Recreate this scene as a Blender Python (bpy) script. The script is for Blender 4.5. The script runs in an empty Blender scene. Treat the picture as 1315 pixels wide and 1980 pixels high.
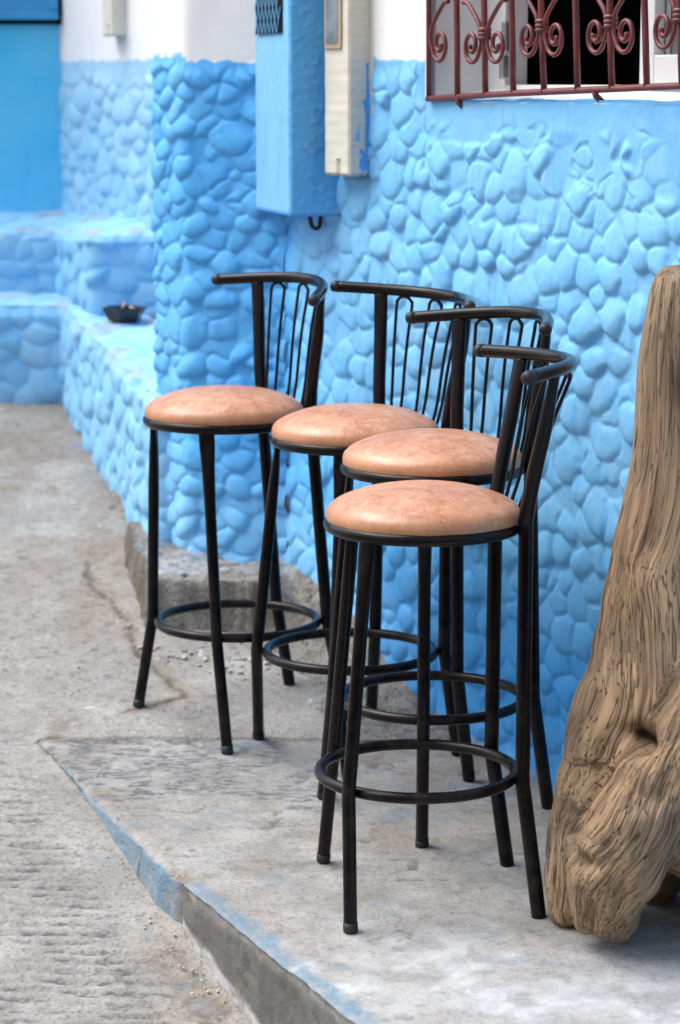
import bpy, math
import numpy as np
from mathutils import Vector

# ------------------------------------------------------------------ camera, sky, sun, exposure
SC = bpy.context.scene
H = 1.457                                   # camera height above the platform
PITCH = math.radians(9.988)
FPX, CX, CY = 4700.0, 657.5, 990.0          # focal length and centre in the photograph's pixels

cam_d = bpy.data.cameras.new("camera")
cam = bpy.data.objects.new("camera", cam_d)
SC.collection.objects.link(cam)
cam.location = (0, 0, H)
cam.rotation_euler = (math.pi / 2 - PITCH, 0, 0)
cam_d.sensor_fit = 'VERTICAL'
cam_d.sensor_height = 36.0
cam_d.sensor_width = 24.0
cam_d.lens = FPX / 1980.0 * 36.0
cam_d.clip_end = 200
cam_d.dof.use_dof = True
cam_d.dof.focus_distance = 4.42
cam_d.dof.aperture_fstop = 4.4
SC.camera = cam

SUN_EL, SUN_AZ = math.radians(56), math.radians(-62)   # azimuth from +Y, towards the street side (left)
world = bpy.data.worlds.new("World")
SC.world = world
world.use_nodes = True
wn = world.node_tree.nodes; wl = world.node_tree.links
wn.clear()
sky = wn.new('ShaderNodeTexSky'); sky.sky_type = 'NISHITA'; sky.sun_disc = False
sky.sun_elevation = SUN_EL; sky.sun_rotation = SUN_AZ
sky.air_density = 1.0; sky.dust_density = 5.0; sky.ozone_density = 1.0
hs = wn.new('ShaderNodeHueSaturation'); hs.inputs['Saturation'].default_value = 0.40   # overcast: a greyer sky
bg = wn.new('ShaderNodeBackground'); bg.inputs[1].default_value = 0.15
wo = wn.new('ShaderNodeOutputWorld')
wl.new(sky.outputs[0], hs.inputs['Color']); wl.new(hs.outputs[0], bg.inputs[0]); wl.new(bg.outputs[0], wo.inputs[0])

sd = bpy.data.lights.new("sun", 'SUN'); sd.energy = 1.3; sd.angle = math.radians(38); sd.color = (1.0, 0.972, 0.93)
so = bpy.data.objects.new("sun", sd); SC.collection.objects.link(so)
sdir = Vector((math.sin(SUN_AZ) * math.cos(SUN_EL), math.cos(SUN_AZ) * math.cos(SUN_EL) * -0.35, math.sin(SUN_EL)))
so.rotation_euler = sdir.to_track_quat('Z', 'Y').to_euler()
so.location = (-3, 3, 6)
SC.view_settings.view_transform = 'Standard'
SC.view_settings.look = 'None'
SC.view_settings.exposure = 0.68
SC.view_settings.gamma = 1.0
SC.view_settings.use_curve_mapping = False

# ------------------------------------------------------------------ helpers
def hash2(ix, iy, seed):
    ix = ix.astype(np.int64); iy = iy.astype(np.int64)
    h = (ix * 374761393 + iy * 668265263 + seed * 1274126177) & 0x7fffffff
    h = ((h ^ (h >> 13)) * 1274126177) & 0x7fffffff
    h = ((h ^ (h >> 16)) * 668265263) & 0x7fffffff
    return ((h ^ (h >> 15)) & 0xffffff) / float(0xffffff)

def noise2(x, y, seed=0):
    x, y = np.broadcast_arrays(np.asarray(x, float), np.asarray(y, float))
    ix, iy = np.floor(x), np.floor(y)
    fx, fy = x - ix, y - iy
    fx = fx * fx * (3 - 2 * fx); fy = fy * fy * (3 - 2 * fy)
    a = hash2(ix, iy, seed); b = hash2(ix + 1, iy, seed); c = hash2(ix, iy + 1, seed); d = hash2(ix + 1, iy + 1, seed)
    return (a + (b - a) * fx) * (1 - fy) + (c + (d - c) * fx) * fy      # 0..1

def fbm2(x, y, seed=0, octv=4):
    s, a, t = 0.0, 0.5, 0.0
    for o in range(octv):
        s = s + a * noise2(x * 2 ** o, y * 2 ** o, seed + o * 17); t += a; a *= 0.5
    return s / t

def noise3(x, y, z, seed=0):
    iz = np.floor(z); fz = z - iz; fz = fz * fz * (3 - 2 * fz)
    izi = iz.astype(np.int64)
    def layer(k):
        ix, iy = np.floor(x), np.floor(y)
        fx, fy = x - ix, y - iy
        fx = fx * fx * (3 - 2 * fx); fy = fy * fy * (3 - 2 * fy)
        off = k * 7919
        h = lambda ax, ay: hash2(ax + off, ay + off * 3, seed)
        a, b, c, d = h(ix, iy), h(ix + 1, iy), h(ix, iy + 1), h(ix + 1, iy + 1)
        return (a + (b - a) * fx) * (1 - fy) + (c + (d - c) * fx) * fy
    return layer(izi) * (1 - fz) + layer(izi + 1) * fz

def sstep(a, b, x):
    t = np.clip((np.asarray(x, float) - a) / (b - a), 0, 1)
    return t * t * (3 - 2 * t)

_c, _s = math.cos(PITCH), math.sin(PITCH)
def ray(px, py):                                    # viewing direction (camera-height frame) of a photo pixel
    a, b = (px - CX) / FPX, (CY - py) / FPX
    return np.array([a, _c + b * _s, -_s + b * _c])
def at_y(px, py, Y):
    d = ray(px, py); return d * (Y / d[1])
def on_plane(px, py, p0, n):
    d = ray(px, py); return d * (np.dot(p0, n) / np.dot(d, n))

def link(o, parent=None):
    SC.collection.objects.link(o)
    if parent is not None:
        o.parent = parent
    return o

def origin_of(o):
    p = np.zeros(3)
    while o is not None:
        p += np.array(o.location); o = o.parent
    return p

def mesh_obj(name, verts, faces, mat, parent=None, smooth=True, attrs=None, uv=None):
    """verts in the camera-height frame (z = 0 at the lens)."""
    verts = np.asarray(verts, float).reshape(-1, 3) + np.array([0, 0, H])
    if parent is not None:
        verts = verts - origin_of(parent)
    me = bpy.data.meshes.new(name)
    faces = np.asarray(faces) if not isinstance(faces, list) else faces
    if isinstance(faces, np.ndarray):
        nf, k = faces.shape
        me.vertices.add(len(verts)); me.vertices.foreach_set('co', verts.astype(np.float32).ravel())
        me.loops.add(nf * k); me.loops.foreach_set('vertex_index', faces.astype(np.int32).ravel())
        me.polygons.add(nf); me.polygons.foreach_set('loop_start', (np.arange(nf) * k).astype(np.int32))
        me.update(calc_edges=True)
    else:
        me.from_pydata([tuple(v) for v in verts], [], faces)
    me.polygons.foreach_set('use_smooth', np.full(len(me.polygons), smooth))
    for k_, v in (attrs or {}).items():
        v = np.asarray(v, np.float32)
        if v.ndim == 1:
            me.attributes.new(k_, 'FLOAT', 'POINT').data.foreach_set('value', v)
        else:
            me.attributes.new(k_, 'FLOAT_VECTOR', 'POINT').data.foreach_set('vector', v.ravel())
    me.materials.append(mat)
    me.update()
    return link(bpy.data.objects.new(name, me), parent)

def grid_faces(nr, nc, keep=None):
    i = np.arange(nr * nc).reshape(nr, nc)
    f = np.stack([i[:-1, :-1], i[:-1, 1:], i[1:, 1:], i[1:, :-1]], -1).reshape(-1, 4)
    if keep is not None:
        f = f[keep.reshape(-1)]
    return f

def compact(verts, faces, attrs):
    used = np.unique(faces)
    m = np.full(len(verts), -1); m[used] = np.arange(len(used))
    return verts[used], m[faces], {k: v[used] for k, v in attrs.items()}

class Soup:
    """several simple shapes gathered into one mesh"""
    def __init__(self): self.v, self.f = [], []
    def add(self, v, f):
        b = sum(len(a) for a in self.v)
        self.v.append(np.asarray(v, float)); self.f += [[i + b for i in q] for q in f]
    def box(self, c, ax, ay, az):
        c, ax, ay, az = map(np.asarray, (c, ax, ay, az))
        v = [c + sx * ax + sy * ay + sz * az for sz in (-1, 1) for sy in (-1, 1) for sx in (-1, 1)]
        self.add(v, [[0, 2, 3, 1], [4, 5, 7, 6], [0, 1, 5, 4], [2, 6, 7, 3], [0, 4, 6, 2], [1, 3, 7, 5]])
    def obj(self, name, mat, parent=None, smooth=False, bevel=0):
        o = mesh_obj(name, np.concatenate(self.v), self.f, mat, parent, smooth)
        if bevel:
            m = o.modifiers.new('bevel', 'BEVEL'); m.width = bevel; m.segments = 2; m.limit_method = 'ANGLE'
        return o

def catmull(pts, n):
    P = np.asarray(pts, float)
    P = np.vstack([2 * P[0] - P[1], P, 2 * P[-1] - P[-2]])
    out = []
    for i in range(1, len(P) - 2):
        for t in np.linspace(0, 1, n, endpoint=False):
            a, b, c, d = P[i - 1:i + 3]
            out.append(.5 * ((2 * b) + (-a + c) * t + (2 * a - 5 * b + 4 * c - d) * t * t + (-a + 3 * b - 3 * c + d) * t ** 3))
    out.append(P[-2])
    return np.array(out)

def tube(path, rad, n=14, ref=None, caps=True, closed=False):
    """swept tube; rad is a number, or per-point numbers, or per-point (along ref, across) pairs"""
    P = np.asarray(path, float); m = len(P)
    rad = np.asarray(rad, float)
    if rad.ndim == 0: rad = np.full((m, 2), float(rad))
    elif rad.ndim == 1: rad = np.stack([rad, rad], 1)
    if closed:
        T = np.roll(P, -1, 0) - np.roll(P, 1, 0)
    else:
        T = np.gradient(P, axis=0)
    T /= np.linalg.norm(T, axis=1)[:, None] + 1e-12
    ref = np.array([0.0, 0, 1]) if ref is None else np.asarray(ref, float)
    U = np.zeros_like(P)
    u = ref - T[0] * np.dot(ref, T[0])
    if np.linalg.norm(u) < 1e-3:
        u = np.cross(T[0], [1.0, 0.3, 0.2])
    u /= np.linalg.norm(u)
    for i in range(m):
        u = u - T[i] * np.dot(u, T[i]); u /= np.linalg.norm(u); U[i] = u
    W = np.cross(T, U)
    a = np.linspace(0, 2 * np.pi, n, endpoint=False)
    V = P[:, None] + U[:, None] * (rad[:, 0, None, None] * np.cos(a)[None, :, None]) + W[:, None] * (rad[:, 1, None, None] * np.sin(a)[None, :, None])
    V = V.reshape(-1, 3)
    F = []
    rows = m if closed else m - 1
    for i in range(rows):
        for j in range(n):
            k = (j + 1) % n; i2 = (i + 1) % m
            F.append([i * n + j, i * n + k, i2 * n + k, i2 * n + j])
    if caps and not closed:
        F.append(list(range(n))[::-1]); F.append([(m - 1) * n + j for j in range(n)])
    return V, F

def tube_obj(name, path, rad, mat, parent=None, **k):
    v, f = tube(path, rad, **k)
    return mesh_obj(name, v, f, mat, parent)

def lathe(profile, n=64, sx=1, sy=1):
    pr = np.asarray(profile, float); a = np.linspace(0, 2 * np.pi, n, endpoint=False)
    V = np.stack([pr[:, 0, None] * np.cos(a) * sx, pr[:, 0, None] * np.sin(a) * sy, np.repeat(pr[:, 1, None], n, 1)], -1).reshape(-1, 3)
    F = [[i * n + j, i * n + (j + 1) % n, (i + 1) * n + (j + 1) % n, (i + 1) * n + j] for i in range(len(pr) - 1) for j in range(n)]
    return V, F

def thing(name, label, cat, loc=(0, 0, 0), group=None):
    o = bpy.data.objects.new(name, None); o.empty_display_size = 0.05
    o.location = (loc[0], loc[1], loc[2] + H)
    link(o); return tag(o, label, cat, group)
def tag(o, label, cat, group=None):
    o['label'] = label; o['category'] = cat
    if group: o['group'] = group
    return o

# ------------------------------------------------------------------ materials
class NT:
    def __init__(self, name):
        self.m = bpy.data.materials.new(name); self.m.use_nodes = True
        self.t = self.m.node_tree; self.n = self.t.nodes; self.l = self.t.links
        self.b = self.n['Principled BSDF']
    def new(self, t, **k):
        x = self.n.new(t)
        for a, v in k.items(): setattr(x, a, v)
        return x
    def set(self, sock, v):
        if hasattr(v, 'is_output'): self.l.new(v, sock)
        elif isinstance(v, (tuple, list)) and len(v) == 3 and sock.type == 'RGBA': sock.default_value = (*v, 1)
        else: sock.default_value = v
    def pos(self, scale=(1, 1, 1), kind='Object'):
        tc = self.new('ShaderNodeTexCoord'); mp = self.new('ShaderNodeMapping'); mp.inputs['Scale'].default_value = scale
        self.l.new(tc.outputs[kind], mp.inputs[0]); return mp.outputs[0]
    def attr(self, name, vec=False):
        a = self.new('ShaderNodeAttribute', attribute_name=name); return a.outputs['Vector' if vec else 'Fac']
    def noise(self, vec, scale, detail=4, rough=.55, dist=0):
        x = self.new('ShaderNodeTexNoise'); self.l.new(vec, x.inputs['Vector'])
        x.inputs['Scale'].default_value = scale; x.inputs['Detail'].default_value = detail
        x.inputs['Roughness'].default_value = rough; x.inputs['Distortion'].default_value = dist
        return x.outputs['Fac']
    def ramp(self, f, lo, hi, a=0.0, b=1.0):
        x = self.new('ShaderNodeMapRange'); x.interpolation_type = 'SMOOTHSTEP'
        self.set(x.inputs[0], f)
        for i, v in zip((1, 2, 3, 4), (lo, hi, a, b)): x.inputs[i].default_value = v
        return x.outputs[0]
    def mix(self, f, a, b, mode='MIX'):
        x = self.new('ShaderNodeMix', data_type='RGBA', blend_type=mode)
        self.set(x.inputs[0], f); self.set(x.inputs[6], a); self.set(x.inputs[7], b); return x.outputs[2]
    def math(self, op, a, b=0.0):
        x = self.new('ShaderNodeMath', operation=op); self.set(x.inputs[0], a); self.set(x.inputs[1], b); return x.outputs[0]
    def bump(self, h, strength=.3, dist=.004, prev=None):
        x = self.new('ShaderNodeBump'); x.inputs['Strength'].default_value = strength; x.inputs['Distance'].default_value = dist
        self.l.new(h, x.inputs['Height'])
        if prev is not None: self.l.new(prev, x.inputs['Normal'])
        return x.outputs[0]
    def done(self, color, rough=.6, normal=None, spec=.5, metal=0.0):
        self.set(self.b.inputs['Base Color'], color); self.set(self.b.inputs['Roughness'], rough)
        self.b.inputs['Specular IOR Level'].default_value = spec; self.b.inputs['Metallic'].default_value = metal
        if normal is not None: self.l.new(normal, self.b.inputs['Normal'])
        return self.m

def mat_blue(name, main, dark, pale, white=(.86, .87, .89), dust=.0):
    """painted masonry. attributes: paint (1 blue, 0 white), deep (darker paint patches and painted-in shade), fade (worn pale paint and painted-in light)"""
    m = NT(name); p = m.pos()
    n1 = m.noise(p, 3.0, 5, .6); n2 = m.noise(p, 16, 4, .6); n3 = m.noise(p, 120, 3, .6); n4 = m.noise(p, 420, 2, .6)
    c = m.mix(m.ramp(n1, .35, .7), main, tuple(x * .93 for x in main))
    c = m.mix(m.math('MULTIPLY', m.ramp(n2, .42, .72), .25), c, dark)
    c = m.mix(m.math('MULTIPLY', m.attr('deep_shade'), .8), c, dark)
    c = m.mix(m.math('MULTIPLY', m.attr('fade_lit'), m.ramp(n2, .25, .75, .5, 1.0)), c, pale)
    n5 = m.noise(m.pos((9, 9, 1.6)), 3.2, 5, .65); n6 = m.noise(p, 55, 4, .7)
    c = m.mix(m.math('MULTIPLY', m.ramp(n5, .55, .72), .30), c, dark)
    c = m.mix(m.math('MULTIPLY', m.ramp(n6, .56, .72), m.ramp(n1, .35, .65, .10, .42)), c, pale)
    chips = m.math('MULTIPLY', m.ramp(n3, .66, .72), m.ramp(n2, .55, .7))
    c = m.mix(m.math('MULTIPLY', chips, .55), c, (.55, .47, .44))
    wht = m.mix(m.ramp(n2, .5, .8), white, tuple(x * .90 for x in white))
    c = m.mix(m.attr('paint'), wht, c)
    c = m.mix(m.math('MULTIPLY', m.attr('dirt'), m.ramp(n2, .3, .6, .6, 1.0)), c, (.33, .31, .28))
    nb = m.bump(n3, .22, .004); nb = m.bump(n4, .15, .002, nb)
    return m.done(c, .62, nb, .35)

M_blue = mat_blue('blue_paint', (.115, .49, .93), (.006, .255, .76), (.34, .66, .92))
M_pale = mat_blue('faded_blue_paint', (.19, .53, .86), (.035, .31, .74), (.44, .69, .88))
M_far = mat_blue('flat_blue_paint', (.088, .585, .94), (.04, .40, .84), (.20, .64, .92))

def mat_simple(name, col, rough=.5, spec=.5, var=.12, scale=18, bump=.1, metal=0, bscale=150):
    m = NT(name); p = m.pos()
    n = m.noise(p, scale, 4)
    c = m.mix(m.ramp(n, .3, .75), col, tuple(x * (1 - var) for x in col))
    return m.done(c, rough, m.bump(m.noise(p, bscale, 3), bump, .002) if bump else None, spec, metal)

def mat_concrete(name, base, light, dark, warm, spots=.5, rough=1.0):
    m = NT(name); p = m.pos()
    n0 = m.noise(p, 1.7, 5, .6); n1 = m.noise(p, 6, 6, .65, .3); n2 = m.noise(p, 34, 5, .65); n3 = m.noise(p, 130, 4, .7); n5 = m.noise(p, 380, 2, .6)
    c = m.mix(m.ramp(n1, .35, .68), base, light)
    c = m.mix(m.math('MULTIPLY', m.ramp(n0, .5, .72), .55), c, warm)
    c = m.mix(m.math('MULTIPLY', m.ramp(n2, .5, .70), m.ramp(n0, .3, .65, .25, 1.0 * spots + .25)), c, dark)
    c = m.mix(m.math('MULTIPLY', m.ramp(n3, .50, .64), .75 * spots + .06), c, tuple(x * .62 for x in dark))
    c = m.mix(m.math('MULTIPLY', m.ramp(n3, .30, .40, 1, 0), .5), c, tuple(min(.8, x * 1.25) for x in light))
    n7 = m.noise(m.pos((38, 95, 60)), 1.0, 4, .62, .3)
    c = m.mix(m.math('MULTIPLY', m.attr('groove'), m.ramp(n7, .45, .58, .22, 1.0)), c, (.105, .112, .125))
    c = m.mix(m.math('MULTIPLY', m.ramp(n7, .60, .68), .40), c, (.13, .137, .15))
    c = m.mix(m.attr('white'), c, m.mix(m.ramp(n2, .3, .7), (.66, .67, .69), (.50, .52, .55)))
    c = m.mix(m.math('MULTIPLY', m.attr('dirt'), m.ramp(n2, .25, .65, .45, 1.0)), c, (.20, .155, .115))
    c = m.mix(m.math('MULTIPLY', m.attr('blue'), m.ramp(n2, .33, .58, .35, 1)), c, m.mix(m.ramp(n3, .4, .65), (.105, .235, .35), (.22, .27, .31)))
    c = m.mix(m.attr('raw'), c, m.mix(m.ramp(n1, .3, .7), (.115, .115, .108), (.175, .173, .163)))
    c = m.mix(m.attr('crack'), c, (.075, .06, .048))
    nb = m.bump(n2, min(1, .35 * rough), .010 * rough); nb = m.bump(n3, min(1, .5 * rough), .005 * rough, nb); nb = m.bump(n5, .35, .002, nb)
    return m.done(c, .86, nb, .3)

M_plat = mat_concrete('platform_concrete', (.285, .277, .265), (.40, .393, .383), (.15, .152, .158), (.275, .235, .195), .40)
M_street = mat_concrete('street_concrete', (.285, .272, .254), (.395, .38, .36), (.135, .14, .15), (.285, .24, .195), .60)
M_block = mat_concrete('rough_concrete', (.33, .32, .30), (.50, .49, .46), (.11, .105, .098), (.28, .235, .185), .9, 2.2)

def mat_black():
    m = NT('black_enamel'); p = m.pos()
    n1 = m.noise(p, 30, 4); n2 = m.noise(p, 240, 3, .7)
    low = m.attr('wear')
    chip = m.math('MULTIPLY', m.ramp(n2, .66, .72), m.math('MULTIPLY', low, m.ramp(n1, .45, .62)))
    c = m.mix(m.ramp(n1, .3, .7), (.0050, .0036, .0042), (.0085, .0055, .0060))
    c = m.mix(m.math('MULTIPLY', chip, .8), c, (.16, .14, .13))
    dust = m.math('MULTIPLY', m.ramp(n1, .4, .75), m.math('MULTIPLY', low, .07))
    c = m.mix(dust, c, (.20, .19, .18))
    r = m.math('ADD', m.ramp(n1, .3, .8, .17, .25), m.math('MULTIPLY', low, .10))
    return m.done(c, r, m.bump(n1, .05, .002), .20)
M_black = mat_black()
M_rubber = mat_simple('black_rubber', (.016, .017, .020), .5, .4, .2, 60, .1)

def mat_leather():
    m = NT('tan_leather'); p = m.pos()
    oi = m.new('ShaderNodeObjectInfo')
    add = m.new('ShaderNodeVectorMath', operation='ADD'); m.l.new(p, add.inputs[0])
    sc = m.new('ShaderNodeMath', operation='MULTIPLY'); m.l.new(oi.outputs['Random'], sc.inputs[0]); sc.inputs[1].default_value = 9.0
    m.l.new(sc.outputs[0], add.inputs[1]); q = add.outputs[0]
    n1 = m.noise(q, 9, 5, .62, .4); n2 = m.noise(q, 38, 5, .65, .6); n3 = m.noise(q, 160, 4, .7)
    c = m.mix(m.ramp(n1, .34, .66), (.46, .19, .105), (.58, .29, .165))
    c = m.mix(m.math('MULTIPLY', m.ramp(n2, .48, .66), .5), c, (.28, .085, .042))
    c = m.mix(m.math('MULTIPLY', m.ramp(n2, .46, .30, 0, 1), .75), c, (.64, .36, .22))
    nf = m.noise(q, 75, 5, .75, 1.2)
    c = m.mix(m.math('MULTIPLY', m.ramp(nf, .55, .66), .40), c, (.24, .07, .036))
    c = m.mix(m.math('MULTIPLY', m.ramp(nf, .46, .36, 0, 1), .55), c, (.70, .44, .29))
    c = m.mix(m.math('MULTIPLY', m.attr('edge'), m.ramp(n3, .32, .62, .15, .9)), c, (.47, .215, .095))
    c = m.mix(m.math('MULTIPLY', m.attr('edge'), m.ramp(n3, .58, .70, 0, .75)), c, (.30, .105, .05))
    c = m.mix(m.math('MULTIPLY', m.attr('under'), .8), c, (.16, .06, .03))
    vo = m.new('ShaderNodeTexVoronoi', feature='DISTANCE_TO_EDGE'); m.l.new(q, vo.inputs['Vector']); vo.inputs['Scale'].default_value = 330
    nb = m.bump(m.ramp(vo.outputs['Distance'], 0, .12), .12, .0012); nb = m.bump(n3, .12, .002, nb)
    return m.done(c, m.ramp(n2, .3, .7, .30, .42), nb, .65)
M_leather = mat_leather()

def mat_wood():
    m = NT('weathered_driftwood'); g = m.attr('grain', True)
    def gs(k, kt):
        mp = m.new('ShaderNodeMapping'); mp.inputs['Scale'].default_value = (k, k, kt); m.l.new(g, mp.inputs[0]); return mp.outputs[0]
    n1 = m.noise(gs(1, .25), 1.0, 3, .6, .1); n2 = m.noise(gs(1.9, .16), 1.0, 2.0, .5, .08); n6 = m.noise(gs(5.5, .25), 1.0, 2, .6, .05); p = m.pos()
    n3 = m.noise(p, 5, 4, .6); n4 = m.noise(p, 130, 3, .65); n5 = m.noise(gs(.4, .5), 1.0, 3, .5, .3)
    c = m.mix(m.ramp(n1, .3, .7), (.42, .28, .167), (.235, .148, .085))
    c = m.mix(m.math('MULTIPLY', m.ramp(n3, .42, .66), .65), c, (.44, .335, .225))
    c = m.mix(m.math('MULTIPLY', m.ramp(n5, .5, .68), .5), c, (.155, .105, .072))
    c = m.mix(m.math('MULTIPLY', m.ramp(n6, .52, .68), .45), c, (.12, .08, .052))
    line = m.ramp(m.math('ABSOLUTE', m.math('SUBTRACT', n2, .5)), .008, .030, 1, 0)
    c = m.mix(m.math('MULTIPLY', line, .88), c, (.055, .036, .024))
    c = m.mix(m.attr('hollow'), c, (.030, .020, .014))
    c = m.mix(m.math('MULTIPLY', m.ramp(n4, .62, .72), .45), c, (.08, .062, .05))
    c = m.mix(m.math('MULTIPLY', m.attr('grey'), m.ramp(n3, .3, .6, .35, .8)), c, (.115, .082, .056))
    nb = m.bump(m.math('SUBTRACT', 1.0, line), .6, .005); nb = m.bump(n1, .4, .008, nb); nb = m.bump(n6, .3, .004, nb); nb = m.bump(n4, .25, .002, nb)
    return m.done(c, .76, nb, .25)
M_wood = mat_wood()

def mat_cream():
    m = NT('cream_plastic'); p = m.pos()
    n1 = m.noise(p, 10, 4); n2 = m.noise(m.pos((40, 40, 130)), 1.0, 5, .7); n3 = m.noise(p, 90, 3)
    c = m.mix(m.ramp(n1, .3, .7), (.72, .69, .60), (.66, .63, .54))
    w = m.attr('wear')
    c = m.mix(m.math('MULTIPLY', w, m.ramp(n2, .5, .68, .15, .85)), c, (.45, .44, .42))
    c = m.mix(m.math('MULTIPLY', m.math('MULTIPLY', w, m.ramp(n2, .66, .76)), .8), c, (.12, .11, .10))
    c = m.mix(m.math('MULTIPLY', m.ramp(n3, .70, .74), m.ramp(n1, .5, .65)), c, (.16, .13, .10))
    c = m.mix(m.attr('splash'), c, (.095, .37, .83))
    lines = m.new('ShaderNodeTexWave', wave_type='BANDS', bands_direction='Z'); m.l.new(p, lines.inputs['Vector'])
    lines.inputs['Scale'].default_value = 14; lines.inputs['Distortion'].default_value = .3
    return m.done(c, .45, m.bump(lines.outputs['Fac'], .12, .002), .5)
M_cream = mat_cream()
M_red = mat_simple('oxide_red_paint', (.175, .034, .034), .42, .5, .35, 30, .15)
M_upvc = mat_simple('white_window_plastic', (.78, .775, .77), .35, .5, .06, 8, .03)
M_sill = mat_simple('white_plaster', (.74, .735, .74), .7, .3, .12, 9, .35, 0, 60)
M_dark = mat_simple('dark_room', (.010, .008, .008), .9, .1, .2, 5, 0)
M_counter = mat_simple('dark_brown_wood', (.05, .03, .025), .7, .2, .3, 9, 0)
M_void = mat_simple('black_void', (.006, .006, .006), .9, .1, 0, 5, 0)
M_ash = mat_simple('black_ceramic', (.010, .010, .011), .22, .5, .1, 40, .05)
M_butt = mat_simple('cigarette_paper', (.60, .42, .28), .8, .2, .4, 120, .1)
M_rust = mat_simple('rusty_iron', (.085, .045, .03), .8, .3, .5, 60, .4)
M_steel = mat_simple('grey_steel', (.45, .46, .47), .35, .5, .2, 60, .1, .8)
M_duct = mat_blue('duct_lit_paint', (.20, .53, .90), (.08, .33, .74), (.40, .66, .88))  # paler copy of the blue: lit tone painted on the duct's left side
def mat_glass(name, col):
    m = NT(name); p = m.pos(); n = m.noise(p, 14, 3)
    m.b.inputs['Alpha'].default_value = 1
    return m.done(m.mix(m.ramp(n, .35, .7), col, tuple(x * .6 for x in col)), .12, None, .6)
M_meterglass = mat_glass('grey_meter_glass', (.28, .31, .35))
M_pane = mat_glass('window_glass', (.13, .15, .16))
M_tan = mat_simple('aged_tan_plastic', (.50, .38, .26), .5, .4, .2, 60, .1)

# ------------------------------------------------------------------ ground heights (camera-height frame)
def z_plat(X, Y): return -1.669 + .05 * Y + 0 * X
_hy = np.array([-8, 2.0, 3.0, 3.7, 4.04, 4.346, 4.6, 4.8, 4.95, 5.16])
_hh = np.array([2.5, .72, .44, .24, .152, .088, .042, .012, .002, .0])
_hs = np.linspace(-8, 5.16, 1400); _hv = np.interp(_hs, _hy, _hh)
_hv = np.convolve(np.pad(_hv, 12, mode='edge'), np.ones(25) / 25, 'valid')
def z_street(X, Y):
    Y = np.asarray(Y, float); X = np.asarray(X, float)
    z = np.where(Y > 5.16, -1.411 + .20 * (Y - 5.16), -1.669 + .05 * Y - np.interp(Y, _hs, _hv))
    return z + .02 * sstep(.6, 1.6, -X)

KERB = np.array([(-.66, 5.13), (-.59, 4.97), (-.46, 4.67), (-.322, 4.346), (-.16, 4.04), (.027, 3.69), (.22, 3.30), (.60, 2.5)])
def kerb_x(Y):
    k = KERB[::-1]
    return np.interp(Y, k[:, 1], k[:, 0])

def ground_z(px, py):
    """ground point seen at a pixel (platform or street)"""
    d = ray(px, py)
    t = (-1.669) / (d[2] - .05 * d[1])
    P = d * t
    if P[1] <= 5.16 and P[0] >= kerb_x(P[1]): return P
    for _ in range(40):
        t = t + (z_street(P[0], P[1]) - P[2]) / (d[2] - .2 * d[1]); P = d * t
    return P

# ------------------------------------------------------------------ pebble-stone walls
def pebbles(S, Z, seed, w=.118, h=.082, warp=.0065, cover=1.0):
    """height field of painted river stones; returns height (m) and a per-stone random number"""
    S = S + warp * (noise2(S / .05, Z / .05, seed + 5) - .5) * 2 + .4 * warp * (noise2(S / .02, Z / .02, seed + 8) - .5) * 2
    Z = Z + warp * (noise2(S / .05, Z / .05, seed + 6) - .5) * 2 + .4 * warp * (noise2(S / .02, Z / .02, seed + 9) - .5) * 2
    gx, gy = w * .74, h * .71
    cy = np.floor(Z / gy)
    best = np.zeros_like(S); second = np.zeros_like(S); rid = np.zeros_like(S)
    for dj in (-2, -1, 0, 1, 2):
        j = cy + dj
        shift = (j % 2) * .5
        cxi = np.floor(S / gx - shift)
        for di in (-2, -1, 0, 1, 2):
            i = cxi + di
            r = [hash2(i, j, seed + k * 101) for k in range(8)]
            x0 = (i + shift + .5 + (r[0] - .5) * .68) * gx
            y0 = (j + .5 + (r[1] - .5) * .68) * gy
            size = .72 + .52 * r[2]
            a = .5 * w * size * (1.02 + .40 * (r[3] - .5)); b = .5 * h * size * (1.05 + .45 * (r[4] - .5))
            th = (r[5] - .5) * 1.5
            dx, dy = S - x0, Z - y0
            u = (dx * np.cos(th) + dy * np.sin(th)) / a; v = (-dx * np.sin(th) + dy * np.cos(th)) / b
            e = 2.0 + .7 * r[6]
            q = (np.abs(u) ** e + np.abs(v) ** e) ** (2 / e)
            prot = (.008 + .0105 * r[7]) * cover
            dome = np.clip(1 - q, 0, 1) ** .40
            hh = prot * dome * (1 + .55 * u * (r[3] - .5) - .55 * (v * np.cos(th) + u * np.sin(th) * a / b) * (.35 + .6 * r[6]))   # undersides stand proud
            hh = np.where(r[6] > .93, hh * .25, hh)
            m = hh > best
            rid = np.where(m, r[2] * .37 + r[0] * .63, rid)
            second = np.maximum(second, np.minimum(best, hh)); best = np.maximum(best, hh)
    # paint and mortar soften the joints
    base = .0045 * fbm2(S / .06, Z / .06, seed + 40, 3)
    best = best - .0046 * np.exp(-((best - second) / .0020) ** 2) * sstep(.003, .008, second)      # seam where two stones meet
    best = np.maximum(best, 0)
    for _ in range(1):                                   # thick paint rounds the joints
        p = np.pad(best, 1, mode='edge')
        best = (p[:-2, 1:-1] + p[2:, 1:-1] + p[1:-1, :-2] + p[1:-1, 2:] + 2 * best) / 6
    return np.sqrt(best ** 2 + base ** 2) + .0012 * (fbm2(S / .012, Z / .012, seed + 50, 2) - .5), rid

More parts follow.
